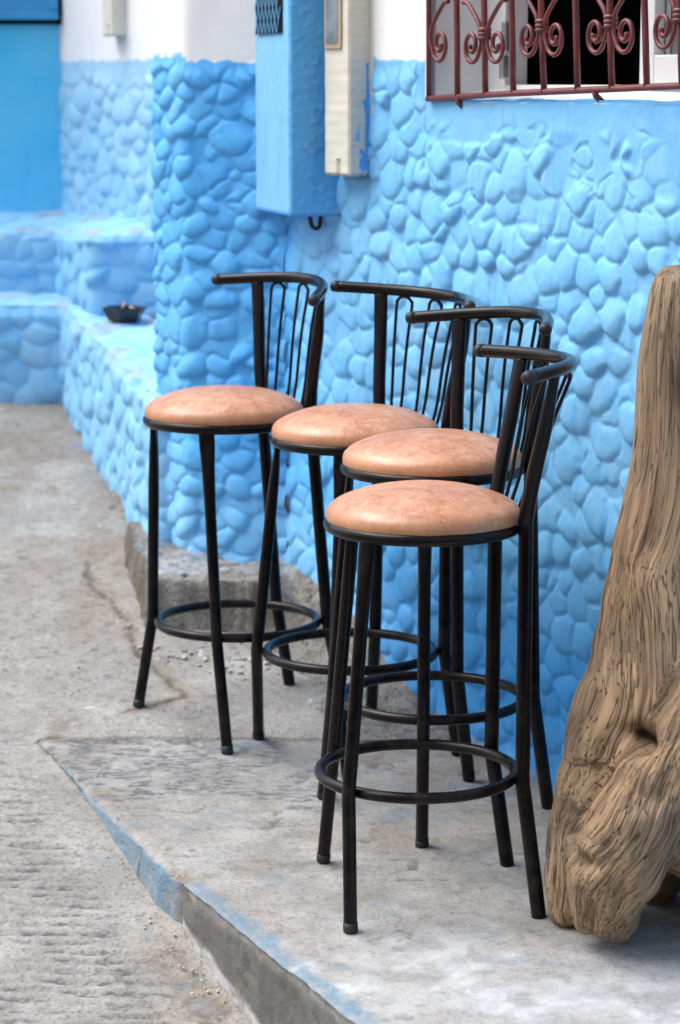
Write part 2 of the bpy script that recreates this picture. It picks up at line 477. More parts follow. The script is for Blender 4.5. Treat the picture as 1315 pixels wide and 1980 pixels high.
def profile(pts, res, smooth):
    """plan polyline -> densely sampled rounded polyline, outward normals (left of travel is inside)"""
    P = np.asarray(pts, float)
    L = np.r_[0, np.cumsum(np.linalg.norm(np.diff(P, axis=0), axis=1))]
    s = np.arange(0, L[-1], res)
    Q = np.stack([np.interp(s, L, P[:, 0]), np.interp(s, L, P[:, 1])], 1)
    k = max(1, int(smooth / res)); ker = np.hanning(2 * k + 3)[1:-1]; ker /= ker.sum()
    pad = np.vstack([np.repeat(Q[:1], k, 0), Q, np.repeat(Q[-1:], k, 0)])
    Q = np.stack([np.convolve(pad[:, i], ker, 'valid') for i in (0, 1)], 1)
    T = np.gradient(Q, axis=0); T /= np.linalg.norm(T, axis=1)[:, None]
    N = np.stack([T[:, 1], -T[:, 0]], 1)          # right of travel
    return s, L, Q, N

# plan of the house front: pillar side, pillar face, inner corner, then the long wall towards the camera
LW_DIR = np.array([.5, -.866]); W_DIR = np.array([.46, -.8879]); W_DIR /= np.linalg.norm(W_DIR)
Pb = np.array([-.461, 6.153]); PL = np.array([-.373, 6.0]); PR = np.array([-.125, 5.896])
W0 = np.array([.465, 4.76])
PR = W0 - W_DIR * np.dot(W0 - PR, W_DIR)
W_N = np.array([W_DIR[1], -W_DIR[0]])              # towards the street
W_END = W0 + W_DIR * 2.2
house = thing('house', 'blue and white house front with river stone base, stone pillar and barred window', 'house', (*PR, -1.3))

def stone_wall(name, mat, parent, s, Q, N, rng, z0, z1, seed, res, zones, hole=None, w=.118, h=.082, off=0.0):
    a, b = np.searchsorted(s, rng[0]), np.searchsorted(s, rng[1])
    b = min(b + 1, len(s))
    ss, q, n = s[a:b], Q[a:b], N[a:b]
    z = np.arange(z0, z1 + res * .5, res)
    S, Z = np.meshgrid(ss, z)
    hgt, rid = pebbles(S + off, Z, seed, w, h)
    at = zones(S, Z, rid, np.broadcast_to(q[:, 0], S.shape), np.broadcast_to(q[:, 1], S.shape))
    amp = at.pop('amp')
    hgt = hgt * amp + (1 - amp) * (.004 + .0035 * fbm2(S / .08, Z / .08, seed + 71, 4)) + at.pop('add', 0)
    V = np.stack([q[:, 0] + n[:, 0] * hgt, q[:, 1] + n[:, 1] * hgt, Z], -1)
    keep = None
    if hole is not None:
        cs = .5 * (S[:-1, :-1] + S[1:, 1:]); cz = .5 * (Z[:-1, :-1] + Z[1:, 1:])
        keep = ~((cs > hole[0]) & (cs < hole[1]) & (cz > hole[2]) & (cz < hole[3]))
    F = grid_faces(*S.shape, keep=keep)
    A = {k: np.broadcast_to(v, S.shape).reshape(-1) for k, v in at.items()}
    v, f, A = compact(V.reshape(-1, 3), F, A)
    return mesh_obj(name, v, f, mat, parent, attrs=A)

RES = .0037
hs_, hL, hQ, hN = profile([(-.10, 6.95), Pb, PL, PR, W_END], RES, .022)
S_PL, S_PR = hL[2], hL[3]
def w_s(px, py, depth=0.0):                       # (distance along long wall from the inner corner, z) of a pixel, on a plane set in by depth
    p0 = np.array([*(PR - W_N * depth), 0]); n = np.array([*W_N, 0])
    P = on_plane(px, py, p0, n)
    return float(np.dot(P[:2] - PR, W_DIR)), float(P[2])
WIN_S0 = w_s(833, 200)[0]; WIN_Z0 = w_s(1000, 198)[1]
WIN_S1, WIN_Z1 = WIN_S0 + 1.9, .50

def z_base_house(S, Z):                            # local ground height along the profile
    return Z
def zones_house(S, Z, rid, X, Y):
    sw = S - S_PR                                  # along the long wall
    g = np.where(Y > 5.16, z_street(X, Y), z_plat(X, Y))
    edge = .055 + .012 * (fbm2(S / .05, Z / .3, 3) - .5) + .008 * (noise2(S / .013, Z * 0, 31) - .5)
    edge = np.where(S < S_PL, edge + .012, edge)
    top = np.where(sw > w_s(735, 130)[0], .052, edge)
    top = np.where(sw > WIN_S0 - .015, WIN_Z0 + .003, top)
    paint = 1 - sstep(-.003, .003, Z - top - .010 * (noise2(S / .03, Z / .03, 77) - .5))
    below = top - Z
    lump = fbm2(S / .11, Z / .08, 91, 3)
    lim = np.where(sw > WIN_S0 - .02, .055 + .10 * sstep(.45, .68, lump), .012)
    amp = sstep(-.020, .035, below - lim)
    pat = sstep(.50, .66, fbm2(sw / .16 + 3.3, Z / .13, 55, 3)) * sstep(.32, .10, below) * (sw > WIN_S0 - .05)
    amp = amp * (1 - .75 * pat)
    amp = np.maximum(amp, 0)
    deep_shade = np.where(sw < .03, .14 + .24 * rid, .16 * rid) + .55 * pat
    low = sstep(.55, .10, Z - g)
    deep_shade = deep_shade + .80 * low * np.where(sw > 0, 1, .4) * sstep(.5, 1.2, sw + .45)  # shade low on the long wall, painted in as deeper blue
    fade_lit = .48 * sstep(.0, .10, sw) * sstep(.25, .75, Z - g) + .62 * sstep(.40, .12, Z - g) * sstep(.75, .25, sw) + .12 * sstep(.5, .8, noise2(S / .2, Z / .2, 9))  # first term paints the lit tone of the upper long wall as paler blue
    fade_lit = np.where(S < S_PL - .02, fade_lit + .25 * rid, fade_lit)
    dirt = sstep(.025, .0, Z - g - .02 * noise2(S / .05, Z / .05, 12)) * .8
    crack = sstep(.035, .012, np.abs(fbm2(sw / .10, Z / .07, 120, 3) - .5)) * sstep(.30, .22, below) * sstep(.03, .06, below) * (sw > WIN_S0)
    return dict(amp=amp, paint=paint, deep_shade=np.clip(deep_shade, 0, 1), fade_lit=np.clip(fade_lit, 0, 1), dirt=dirt, add=-.003 * crack * sstep(.50, .65, lump))

ZTOP = .62
hole = (S_PR + WIN_S0, S_PR + WIN_S1, WIN_Z0, WIN_Z1)
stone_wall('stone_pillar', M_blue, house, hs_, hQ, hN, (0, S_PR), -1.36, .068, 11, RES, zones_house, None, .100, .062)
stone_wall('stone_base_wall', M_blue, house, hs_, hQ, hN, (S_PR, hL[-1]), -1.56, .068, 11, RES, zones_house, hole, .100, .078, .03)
r2 = .012
ps, pL_, pQ, pN = profile([(-.10, 6.95), Pb, PL, PR, W_END], r2, .012)
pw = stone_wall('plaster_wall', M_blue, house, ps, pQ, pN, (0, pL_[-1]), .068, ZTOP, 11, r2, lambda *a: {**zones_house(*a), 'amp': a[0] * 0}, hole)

# window: reveal, sill, frame, panes, dark room, grille
def wp(s, z, d=0.0):                              # point on the long wall: along, height, depth into the wall
    p = PR + W_DIR * s - W_N * d
    return np.array([p[0], p[1], z])
D = .135
def slab(name, s0, s1, z0, z1, d0, d1, mat, parent, bevel=.003):
    b = Soup()
    c = wp((s0 + s1) / 2, (z0 + z1) / 2, (d0 + d1) / 2)
    b.box(c, np.array([*W_DIR, 0]) * (s1 - s0) / 2, np.array([*(-W_N), 0]) * (d1 - d0) / 2, np.array([0, 0, 1.]) * (z1 - z0) / 2)
    return b.obj(name, mat, parent, bevel=bevel)
win = bpy.data.objects.new('window', None); link(win, house); win.location = Vector(wp(WIN_S0, WIN_Z0)) + Vector((0, 0, H)) - house.location
slab('window_reveal', WIN_S0 - .05, WIN_S0 - .0005, WIN_Z0 - .05, WIN_Z1, .012, D + .06, M_sill, win, 0)
fz = w_s(1100, 164, D)[1]                         # bottom of the dark opening
fs0 = w_s(938, 100, D)[0]; fs1 = w_s(984, 100, D)[0]; fs2 = w_s(1238, 100, D)[0]; fs3 = w_s(1259, 100, D)[0]
# sill: sloping plaster from the frame out to the wall face
sv, nS, nD = [], 380, 40
for i in range(nS):
    for j in range(nD):
        s_ = WIN_S0 - .03 + (WIN_S1 - WIN_S0) * i / (nS - 1); t = j / (nD - 1)
        zz = WIN_Z0 + .004 + (fz - .012 - WIN_Z0) * t ** 1.2 + .004 * (float(noise2(s_ / .06, t * 3, 4)) - .5)
        if j == 0: zz = WIN_Z0 - .012
        sv.append(wp(s_, zz, (.004 if j == 0 else -.009) + .16 * max(0, (j - 1)) / (nD - 2) + .004 * (float(noise2(s_ / .04, t, 8)) - .5)))
si, sj = np.divmod(np.arange(nS * nD), nD)
_w = fbm2(si / 9.0, sj / 5.0, 66, 3)
sill_blue = sstep(.20, .15, sj / nD - .30 * (fbm2(si / 11.0 + 2 * _w, sj / 9.0 + 2 * _w, 6, 4) - .45))
zr = np.zeros(nS * nD)
mesh_obj('window_sill', sv, grid_faces(nS, nD)[:, ::-1], M_blue, win, attrs=dict(paint=np.clip(sill_blue, 0, 1), deep_shade=zr + .2, fade_lit=zr + .2, dirt=zr))
fr = lambda n, *a: slab(n, *a, M_upvc, win)
fr('window_frame', fs0 - .08, fs1 - .004, fz - .05, WIN_Z1, D, D + .05)
fr('window_frame', fs1 - .004, WIN_S1, fz - .05, fz, D - .004, D + .05)
fr('window_frame', fs1 - .016, fs1 - .004, fz - .0, WIN_Z1, D - .008, D + .0)
fr('window_frame', fs2, fs3, fz - .0005, WIN_Z1, D - .002, D + .05)
# right-hand sash with its pane
q0 = w_s(1272, 50, D - .02)[0]; qz = w_s(1290, 106, D - .02)[1]
fr('window_sash', fs3 + .002, q0, fz + .002, WIN_Z1, D - .028, D + .03)
fr('window_sash', q0, q0 + .6, fz + .002, qz, D - .0275, D + .03)
slab('window_pane', q0, q0 + .6, qz, WIN_Z1, D - .005, D + .003, M_pane, win, 0)
slab('window_trim', q0 + .012, q0 + .026, qz, WIN_Z1, D - .009, D - .0055, M_steel, win, 0)
hg = w_s(978, 40, D - .01)
slab('window_hinge', hg[0] - .006, hg[0] + .010, .010, .060, D - .024, D - .006, M_steel, win, .004)
slab('window_hinge', hg[0] - .004, hg[0] + .012, .066, .13, D - .020, D - .006, M_steel, win, .004)
# dark room behind
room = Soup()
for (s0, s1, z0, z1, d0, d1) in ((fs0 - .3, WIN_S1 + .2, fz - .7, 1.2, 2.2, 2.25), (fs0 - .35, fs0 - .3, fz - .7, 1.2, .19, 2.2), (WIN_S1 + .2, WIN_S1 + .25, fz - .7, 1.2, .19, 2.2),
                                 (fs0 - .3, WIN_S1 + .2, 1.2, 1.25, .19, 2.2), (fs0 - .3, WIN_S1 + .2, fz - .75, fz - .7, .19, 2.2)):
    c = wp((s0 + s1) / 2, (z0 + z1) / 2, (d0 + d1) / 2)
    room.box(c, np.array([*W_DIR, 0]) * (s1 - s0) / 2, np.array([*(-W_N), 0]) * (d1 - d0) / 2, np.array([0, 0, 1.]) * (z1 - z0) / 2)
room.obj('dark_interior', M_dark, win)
cz = w_s(1100, 88, .8)[1]
slab('counter_front', fs0 - .2, WIN_S1, fz - .7, cz, .8, .86, M_counter, win, 0)

# grille, standing off the wall face
GD = -.014
gr = bpy.data.objects.new('window_grille', None); link(gr, house); gr.location = Vector(wp(WIN_S0, WIN_Z0, GD)) + Vector((0, 0, H)) - house.location
def gp(px, py):
    s_, z_ = w_s(px, py, GD); return wp(s_, z_, GD)
rail_px = [(827, 191), (1000, 180), (1180, 172), (1315, 166), (1420, 161)]
def rail_y(px): return float(np.interp(px, [p[0] for p in rail_px], [p[1] for p in rail_px]))
Wn3 = np.array([*W_N, 0.0])
tube_obj('grille_rail', [gp(*p) for p in rail_px], .0066, M_red, gr, n=10)
TOPZ = .42
bars = [(829, 829, 0), (885, 883, 0), (939, 936, 1), (993, 989, 0), (1052, 1046, 1), (1117, 1113, 0), (1183, 1179, 1), (1251, 1246, 0), (1319, 1313, 1), (1392, 1385, 0)]
def line_to_top(p0, p1):
    d = p1 - p0; return p0 + d * ((TOPZ - p0[2]) / d[2])
for xb, xt, sc_ in bars:
    a = gp(xb, rail_y(xb)); b = gp(xt, 0)
    tube_obj('grille_bar', [a, (a + b) / 2, b, line_to_top(a, b)], .0066 if xb > 835 else .0058, M_red, gr, n=10)
# scrolls: drawn in units of half the bar spacing (u along the wall, v height above the collar)
def spiral(cx, cy, r0, r1, a0, a1, n=26):
    t = np.linspace(0, 1, n); a = a0 + (a1 - a0) * t; r = r0 + (r1 - r0) * t
    return np.stack([cx + r * np.cos(a), cy + r * np.sin(a)], 1)
def scroll_path(sg):
    up = np.array([[.66, .44], [.52, .42], [.32, .28], [.15, .13], [.085, .0], [.095, -.14], [.17, -.27]])
    sp = spiral(.385, -.15, .25, .045, math.radians(-150), math.radians(-150 + 520), 34)
    pts = np.vstack([catmull(up, 6)[:-1], sp])
    pts[:, 0] *= sg
    return pts
def put_scroll(xc, yc, k, sides=(-1, 1), thin=True):
    s0, z0 = w_s(xc, yc, GD)
    for sg in sides:
        q = scroll_path(sg) * k
        P = [wp(s0 + u * .86, z0 + v, GD - .001) for u, v in q]
        m_ = len(P); rad = np.full(m_, .0047); rad[-18:] = np.linspace(.0047, .0056, 18); rad[:3] = .0052
        tube_obj('grille_scroll', P, rad, M_red, gr, n=8, ref=Wn3)
K = .150
for xc, yc in ((937, 66), (1048, 50), (1181, 42), (1315, 30)):
    put_scroll(xc, yc, K)
    s0, z0 = w_s(xc, yc, GD); sb = Soup()
    for dz in (-.0085, .0, .0085):
        v, f = lathe([(.0001, -.005), (.0125, -.0045), (.0145, 0), (.0125, .0045), (.0001, .005)], 16)
        sb.add(v + wp(s0, z0 + dz, GD), f)
    sb.obj('grille_collar', M_red, gr, smooth=True)
put_scroll(829, 66, K, sides=(1,))
for ax_ in (884, 1149):
    p = gp(ax_, rail_y(ax_)); sd_, _ = w_s(ax_, rail_y(ax_), GD)
    tube_obj('grille_anchor', [p, wp(sd_ + .004, p[2] - .012, GD + .002), wp(sd_ + .006, p[2] - .026, .004)], .0065, M_red, gr, n=8)

# ------------------------------------------------------------------ recessed side wall, far wall, stone benches
Qc = np.array([-.879, 7.80])
side = thing('recessed_wall', 'pale blue river stone wall with white plaster top, set back behind the pillar', 'wall', (*Qc, -.9))
LWe = Qc + LW_DIR * 1.25
RF = .006
ls, lL, lQ, lN = profile([Qc, LWe], RF, .02)
def zones_lw(S, Z, rid, X, Y):
    top = .070 + .010 * (fbm2(S / .04, Z / .4, 23) - .5) + .006 * (noise2(S / .012, Z * 0, 3) - .5)
    paint = 1 - sstep(-.003, .003, Z - top)
    amp = sstep(.0, .06, top - Z - .02)
    return dict(amp=amp, paint=paint, deep_shade=.12 * rid, fade_lit=np.clip(.35 + .5 * rid + .4 * sstep(.2, 0, top - Z), 0, 1), dirt=0 * S)
stone_wall('stone_base_wall', M_pale, side, ls, lQ, lN, (0, 9), -1.1, .085, 21, RF, zones_lw, None, .105, .075)
stone_wall('plaster_wall', M_pale, side, ls, lQ, lN, (0, 9), .085, ZTOP, 21, .02, lambda *a: {**zones_lw(*a), 'amp': a[0] * 0}, None)
far = thing('far_wall', 'smooth bright blue wall closing the left end of the lane above the stone ledges', 'wall', (-1.4, 7.8, -.9))
FWa = np.array([-3.2, 7.62])
fs_, fL, fQ, fN = profile([FWa, Qc + np.array([.02, 0])], .012, .012)
def zones_fw(S, Z, rid, X, Y):
    rough = sstep(.50, .75, fbm2(S / .2, Z / .2, 4))
    return dict(amp=0 * S, paint=1 + 0 * S, deep_shade=.10 * rough, fade_lit=.45 * sstep(.45, .7, fbm2(S / .3, Z / .2, 14, 5)) + .3 * sstep(.06, 0, Z + .405), dirt=0 * S,
                add=.006 * rough * fbm2(S / .05, Z / .05, 41))
stone_wall('blue_wall', M_far, far, fs_, fQ, fN, (0, 9), -1.1, ZTOP, 31, .012, zones_fw, None)
# closed blue shutter on the far wall, its lower edge in view
FT = (Qc - FWa) / np.linalg.norm(Qc - FWa); FN = np.array([FT[1], -FT[0]])
def fwp(px, py, d):
    P = on_plane(px, py, np.array([*(Qc + FN * d), 0]), np.array([*FN, 0])); return P
shp = Soup(); c1 = fwp(113, 38, .03); c0 = fwp(-260, 38, .03)
mid = (c0 + c1) / 2; ln = np.linalg.norm((c1 - c0)[:2])
shp.box(mid + np.array([0, 0, .35 + .006]), np.array([*FT, 0]) * ln / 2, np.array([*FN, 0]) * .008, np.array([0, 0, .35]))
sh = shp.obj('shutter_panel', M_far, far, bevel=.004)
M_shut = mat_simple('turquoise_paint', (.045, .33, .66), .5, .4, .15, 9, .1); sh.data.materials[0] = M_shut
trm = Soup()
trm.box(mid + np.array([*(FN * .004), .012]), np.array([*FT, 0]) * ln / 2, np.array([*FN, 0]) * .010, np.array([0, 0, .012]))
trm.box(c1 + np.array([*(FN * .004 - FT * .014), .35]), np.array([*FT, 0]) * .013, np.array([*FN, 0]) * .009, np.array([0, 0, .32]))
trm.obj('shutter_rail', M_shut, far, bevel=.003)
gap = Soup()
gap.box(mid + np.array([*(-FN * .013), -.006]), np.array([*FT, 0]) * (ln / 2 + .008), np.array([*FN, 0]) * .012, np.array([0, 0, .008]))
gap.box(c1 + np.array([*(-FN * .013 + FT * .006), .35]), np.array([*FT, 0]) * .005, np.array([*FN, 0]) * .012, np.array([0, 0, .34]))
gap.obj('shutter_gap', M_void, far)

def bench(name, label, plan, ztop, drop, zbot, seed, cap_in, parent=None):
    """stone ledge: a pebbled face along plan whose top edge follows ztop(s), and a pebbled top running back to cap_in"""
    th = thing(name, label, 'stone ledge', (plan[0][0], plan[0][1], zbot))
    s, L, Q, N = profile(plan, RF, .03)
    zt = np.interp(s, L, ztop)
    nz = int((max(ztop) - zbot) / RF)
    t = np.linspace(0, 1, nz)
    Z = zbot + (zt[None] - zbot) * t[:, None]; S = np.broadcast_to(s, Z.shape)
    hg_, rid = pebbles(S, Z, seed, .112, .092)
    hg_ = hg_ * 1.15
    rnd = .012 * sstep(.94, 1.0, t)[:, None]
    V = np.stack([Q[:, 0] + N[:, 0] * (hg_ - rnd), Q[:, 1] + N[:, 1] * (hg_ - rnd), Z], -1)
    g = sstep(.06, 0, Z - z_street(V[..., 0], V[..., 1]))
    wear = sstep(.92, 1, t)[:, None] * sstep(.45, .6, noise2(S / .09, Z / .05, seed))
    A = dict(paint=1 + 0 * S, deep_shade=.30 * rid + .2 * g, fade_lit=np.clip(.15 + .5 * rid + .3 * wear, 0, 1), dirt=np.clip(.5 * wear + .3 * g, 0, 1) * .7)
    mesh_obj('stone_face', V.reshape(-1, 3), grid_faces(*Z.shape), M_pale, th, attrs={k: v.reshape(-1) for k, v in A.items()})
    # top
    nb = 60
    cap = np.stack([np.interp(s, L, np.asarray(cap_in)[:, i]) for i in range(3)], 1)
    t2 = np.linspace(0, 1, nb)[:, None]
    e = V[-1]
    X = e[None, :, 0] * (1 - t2) + cap[None, :, 0] * t2; Y = e[None, :, 1] * (1 - t2) + cap[None, :, 1] * t2; Zc = e[None, :, 2] * (1 - t2) + cap[None, :, 2] * t2
    hp_, rid2 = pebbles(X, Y, seed + 7, .11, .085)
    Zc = Zc + hp_ * .6 * sstep(0, .12, t2)
    A = dict(paint=1 + 0 * X, deep_shade=.1 * rid2, fade_lit=np.clip(.3 + .6 * rid2, 0, 1), dirt=.55 * sstep(.55, .75, noise2(X / .06, Y / .09, seed + 3)))
    mesh_obj('stone_top', np.stack([X, Y, Zc], -1).reshape(-1, 3), grid_faces(nb, len(s)), M_pale, th, attrs={k: v.reshape(-1) for k, v in A.items()})
    return th
bench('lower_stone_ledge', 'lower pale blue river stone ledge the black ashtray stands on', [(-2.6, 7.39), (-.844, 7.39), (-.467, 6.10), (-.385, 6.085)],
      [-.664, -.664, -.777, -.787], 0, -1.30, 41, [(-2.6, 7.62, -.63), (-.80, 7.62, -.63), (-.30, 6.6, -.735), (-.25, 6.4, -.76)])
bench('upper_stone_ledge', 'upper pale blue river stone ledge behind the black ashtray', [(-2.6, 7.55), (-.868, 7.55), (-.730, 7.18), (-.45, 7.17)],
      [-.454, -.454, -.440, -.440], 0, -.75, 51, [(-2.6, 7.80, -.400), (-.86, 7.80, -.400), (-.60, 7.36, -.395), (-.42, 7.30, -.395)])

# ------------------------------------------------------------------ ashtray with stubs
ap = on_plane(246, 622, np.array([0, 7.06, -.690]), np.array([0, 0, 1.0]))
ash = thing('ashtray', 'black octagonal ashtray with cigarette stubs on the lower stone ledge', 'ashtray', (ap[0], 7.06, -.678))
n8 = 6
prof = [(.0, 0.0), (.046, 0.0), (.049, .004), (.066, .036), (.065, .040), (.060, .040), (.050, .014), (.0, .012)]
v, f = lathe(prof, n8); v = v @ np.array([[math.cos(.35), math.sin(.35), 0], [-math.sin(.35), math.cos(.35), 0], [0, 0, 1]])
v = v * 1.0 + np.array([ap[0], 7.06, -.678])
b_ = mesh_obj('ashtray_bowl', v, f, M_ash, ash, smooth=False)
for k, (dx, dy, an, el) in enumerate(((.012, .008, .6, .35), (.026, -.006, 2.2, .2), (-.004, .02, 1.4, .5))):
    c = np.array([ap[0] + dx, 7.06 + dy, -.678 + .030 + .006 * k]); dv = np.array([math.cos(an) * math.cos(el), math.sin(an) * math.cos(el), math.sin(el)]) * .015
    o = tube_obj('cigarette_stub', [c - dv, c, c + dv], .0042, M_butt, None, n=8)
    tag(o, 'tan cigarette stub lying in the black ashtray', 'cigarette', 'cigarette stubs in the ashtray')

# ------------------------------------------------------------------ blue duct box in the corner, cream meter boxes
duct = thing('duct_box', 'tall light blue painted metal duct box hung in the corner beside the pillar', 'duct box', (-.1155, 5.62, -.30))
A0, A1, A2 = np.array([-.203, 5.91]), np.array([-.1155, 5.62]), np.array([.012, 5.645])
zb = -.2995
def quad_panel(name, a, b, z0, z1, nu, nv, mat, parent, seed, deep_shade, bumpy, back, dirt=None):
    T = (b - a) / np.linalg.norm(b - a); Nn = np.array([T[1], -T[0]])
    u = np.linspace(0, 1, nu); w_ = np.linspace(0, 1, nv)
    U, W = np.meshgrid(u, w_)
    S = U * np.linalg.norm(b - a); Zz = z0 + (z1 - z0) * W
    lump = sstep(.60, .80, noise2(S / .011, Zz / .011, seed)) * .0022 + .003 * fbm2(S / .06, Zz / .06, seed + 1, 3)
    e = np.minimum(np.minimum(U, 1 - U) * np.linalg.norm(b - a), W * (z1 - z0))
    hgt = lump * bumpy - .006 * sstep(.006, 0, e)
    V = np.stack([a[0] + T[0] * S + Nn[0] * hgt, a[1] + T[1] * S + Nn[1] * hgt, Zz], -1)
    z = np.zeros(U.size)
    return mesh_obj(name, V.reshape(-1, 3), grid_faces(nv, nu), mat, parent,
                    attrs=dict(paint=z + 1, deep_shade=z + deep_shade, fade_lit=.25 * noise2(S / .08, Zz / .2, seed + 4).reshape(-1), dirt=z if dirt is None else dirt(S, Zz).reshape(-1)))
quad_panel('duct_side_panel', A0, A1, zb, .62, 50, 160, M_duct, duct, 5, .0, .25, None)
quad_panel('duct_front_panel', A1, A2, zb - .001, .62, 50, 320, M_blue, duct, 6, .12, .55, None, lambda S, Z: .8 * sstep(.112, .124, S + .008 * noise2(S / .01, Z / .012, 3)) * sstep(-.17, -.21, Z))
dbk = Soup()
dbk.add(np.array([[*A0, zb + .002], [*A1, zb + .002], [*A2, zb + .002], [.0, 5.80, zb + .012], [-.17, 5.96, zb + .012]]), [[0, 4, 3, 2, 1]])
dbk.add(np.array([[*A2, zb + .002], [*(A2 + np.array([.0, .16])), zb + .002], [*(A2 + np.array([0, .16])), .6], [*A2, .6]]), [[0, 1, 2, 3]])
ob = dbk.obj('duct_underside', M_blue, duct)
for k_, v_ in dict(paint=1., deep_shade=.5, fade_lit=0., dirt=.0).items():
    ob.data.attributes.new(k_, 'FLOAT', 'POINT').data.foreach_set('value', np.full(len(ob.data.vertices), v_, np.float32))
# expanded-metal vent on the light side
T = (A1 - A0) / np.linalg.norm(A1 - A0); Nn = np.array([T[1], -T[0]]); Ld = np.linalg.norm(A1 - A0)
def dp(u, z, d=0.0): p = A0 + T * u * Ld + Nn * d; return np.array([*p, z])
zv0 = w0 = at_y(525, 66, 5.8)[2]
vb = Soup(); vb.add([dp(.10, zv0, .0055), dp(.84, zv0, .0055), dp(.84, .5, .0055), dp(.10, .5, .0055)], [[0, 1, 2, 3]])
vb.obj('vent_opening', M_void, duct)
vg = Soup()
rows, cols = 16, 7
for r_ in range(rows):
    for c_ in range(cols):
        u0 = .10 + .74 * (c_ + .5 * (r_ % 2)) / cols; u1 = u0 + .74 * .5 / cols
        zl, zh = zv0 + .029 * r_, zv0 + .029 * (r_ + 1)
        for ua, ub in ((u0, u1), (u0, u0 - .74 * .5 / cols)):
            if .095 < ua < .85 and .095 < ub < .85:
                v, f = tube([dp(ua, zl, .0075), dp(ub, zh, .0075)], .0012, n=5); vg.add(v, f)
og = vg.obj('vent_mesh', M_duct, duct)
for k_, v_ in dict(paint=1., deep_shade=.2, fade_lit=0., dirt=0.).items():
    og.data.attributes.new(k_, 'FLOAT', 'POINT').data.foreach_set('value', np.full(len(og.data.vertices), v_, np.float32))
cs_ = at_y(600, 425, 5.72)
tube_obj('cable_stub', catmull([cs_ + np.array([-.004, 0, .05]), cs_, cs_ + np.array([.008, -.006, -.018]), cs_ + np.array([.022, -.004, -.012]), cs_ + np.array([.026, 0, .05])], 6), .0052, M_rust, duct, n=8)

def meter_box(name, label, N_, along, inward, L_, dep, z0, z1, win_px, right_plate=True, splash=True):
    th = thing(name, label, 'meter box', (N_[0], N_[1], z0))
    a3, i3 = np.array([*along, 0.]), np.array([*inward, 0.])
    n0 = np.array([*N_, 0.])
    def P(u, d, z): return n0 + a3 * u + i3 * d + np.array([0, 0, z])
    # body: front face (u) and near end (d) as fine grids so paint splashes and wear can follow their own outlines
    for nm, o0, ax_, Lx in (('box_front', P(0, 0, 0), a3, L_), ('box_side', P(0, 0, 0), i3, dep)):
        nu, nv = 44, 460
        U, W = np.meshgrid(np.linspace(0, 1, nu), np.linspace(0, 1, nv))
        Zz = z0 + (z1 - z0) * W
        nrm = -i3 if nm == 'box_front' else -a3
        e = np.minimum(U, 1 - U) * Lx; e = np.minimum(e, (Zz - z0))
        hgt = -.004 * sstep(.006, 0, e) + .0012 * (noise2(U * 3, Zz / .02, 4) - .5)
        if nm == 'box_front':
            nt = (np.abs(U - .42) < .09) & (Zz < z0 + .036)
            hgt = np.where(nt, -.008, hgt)
        V = o0 + ax_ * (U * Lx)[..., None] + nrm * hgt[..., None] + np.array([0, 0, 1.]) * Zz[..., None]
        h_ = Zz - z0
        if nm == 'box_side' and splash:
            m1 = sstep(.0, .04, .20 - np.abs(U - .80 + .5 * (h_ - .14)) * (1 + 2 * (h_ > .17)) + .26 * (fbm2(U * 2.1 + 2.2 * fbm2(U * 3, Zz / .03, 88), Zz / .05 + U, 8, 5) - .5)) * (h_ < .25)
            m2 = sstep(0, .05, .10 - np.abs(U - .5) * .16 - np.abs(h_ - .03 - .075 * (U < .42)) * 2.4 + .40 * (fbm2(U * 2.2 + 2.2 * fbm2(U * 3, Zz / .02, 89), Zz / .03 + U, 18, 5) - .5)) * (h_ < .17)
            sp = np.clip(m1 + m2, 0, 1)
        else:
            sp = 0 * U
        wr = (.75 + .25 * sstep(.4, .6, noise2(U * 2, Zz / .1, 5))) if nm == 'box_side' else .10 * sstep(.55, .7, noise2(U * 2, Zz / .06, 6))
        F = grid_faces(nv, nu)
        if nm == 'box_front': F = F[:, ::-1]
        mesh_obj(nm, V.reshape(-1, 3), F, M_cream, th, attrs=dict(splash=(sp + 0 * U).reshape(-1), wear=(wr + 0 * U).reshape(-1)))
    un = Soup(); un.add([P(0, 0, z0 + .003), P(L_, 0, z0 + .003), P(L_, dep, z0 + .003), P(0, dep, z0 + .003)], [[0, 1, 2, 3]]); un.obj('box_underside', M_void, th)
    if right_plate:
        pl = Soup(); pl.box(P(L_ / 2 - .003, dep - .004, (z0 + z1) / 2 + .006), a3 * (L_ / 2 + .010), i3 * .004, np.array([0, 0, (z1 - z0) / 2]))
        o = pl.obj('mounting_plate', M_cream, th, bevel=.003)
    if win_px is not None:
        u0, u1, zw = win_px
        fr_ = Soup(); fr_.box(P((u0 + u1) / 2, -.001, zw + .3), a3 * (u1 - u0) / 2, i3 * .004, np.array([0, 0, .3])); fr_.obj('glass_surround', M_tan, th, bevel=.002)
        gl = Soup(); gl.box(P((u0 + u1) / 2, -.0025, zw + .3 + .008), a3 * ((u1 - u0) / 2 - .012), i3 * .004, np.array([0, 0, .296])); gl.obj('meter_glass', M_meterglass, th)
    return th
inw = -W_N
Nn_ = np.array([.0200, 5.486])
meter_box('meter_box', 'cream meter box splashed with blue paint beside the white plaster and barred window', Nn_, -W_DIR, inw, .122, .0613, -.204, .62, (.032, .112, w_s(650, 98, .06)[1] - .0))
LN = np.array([LW_DIR[1], -LW_DIR[0]])
p0 = on_plane(218, 70, np.array([*(Qc + LN * .05), 0]), np.array([*LN, 0]))
meter_box('meter_box', 'small plain cream meter box on the white plaster above the pale recessed wall', p0[:2], -LW_DIR, -LN, .075, .05, float(p0[2]), .62, None, False, False)

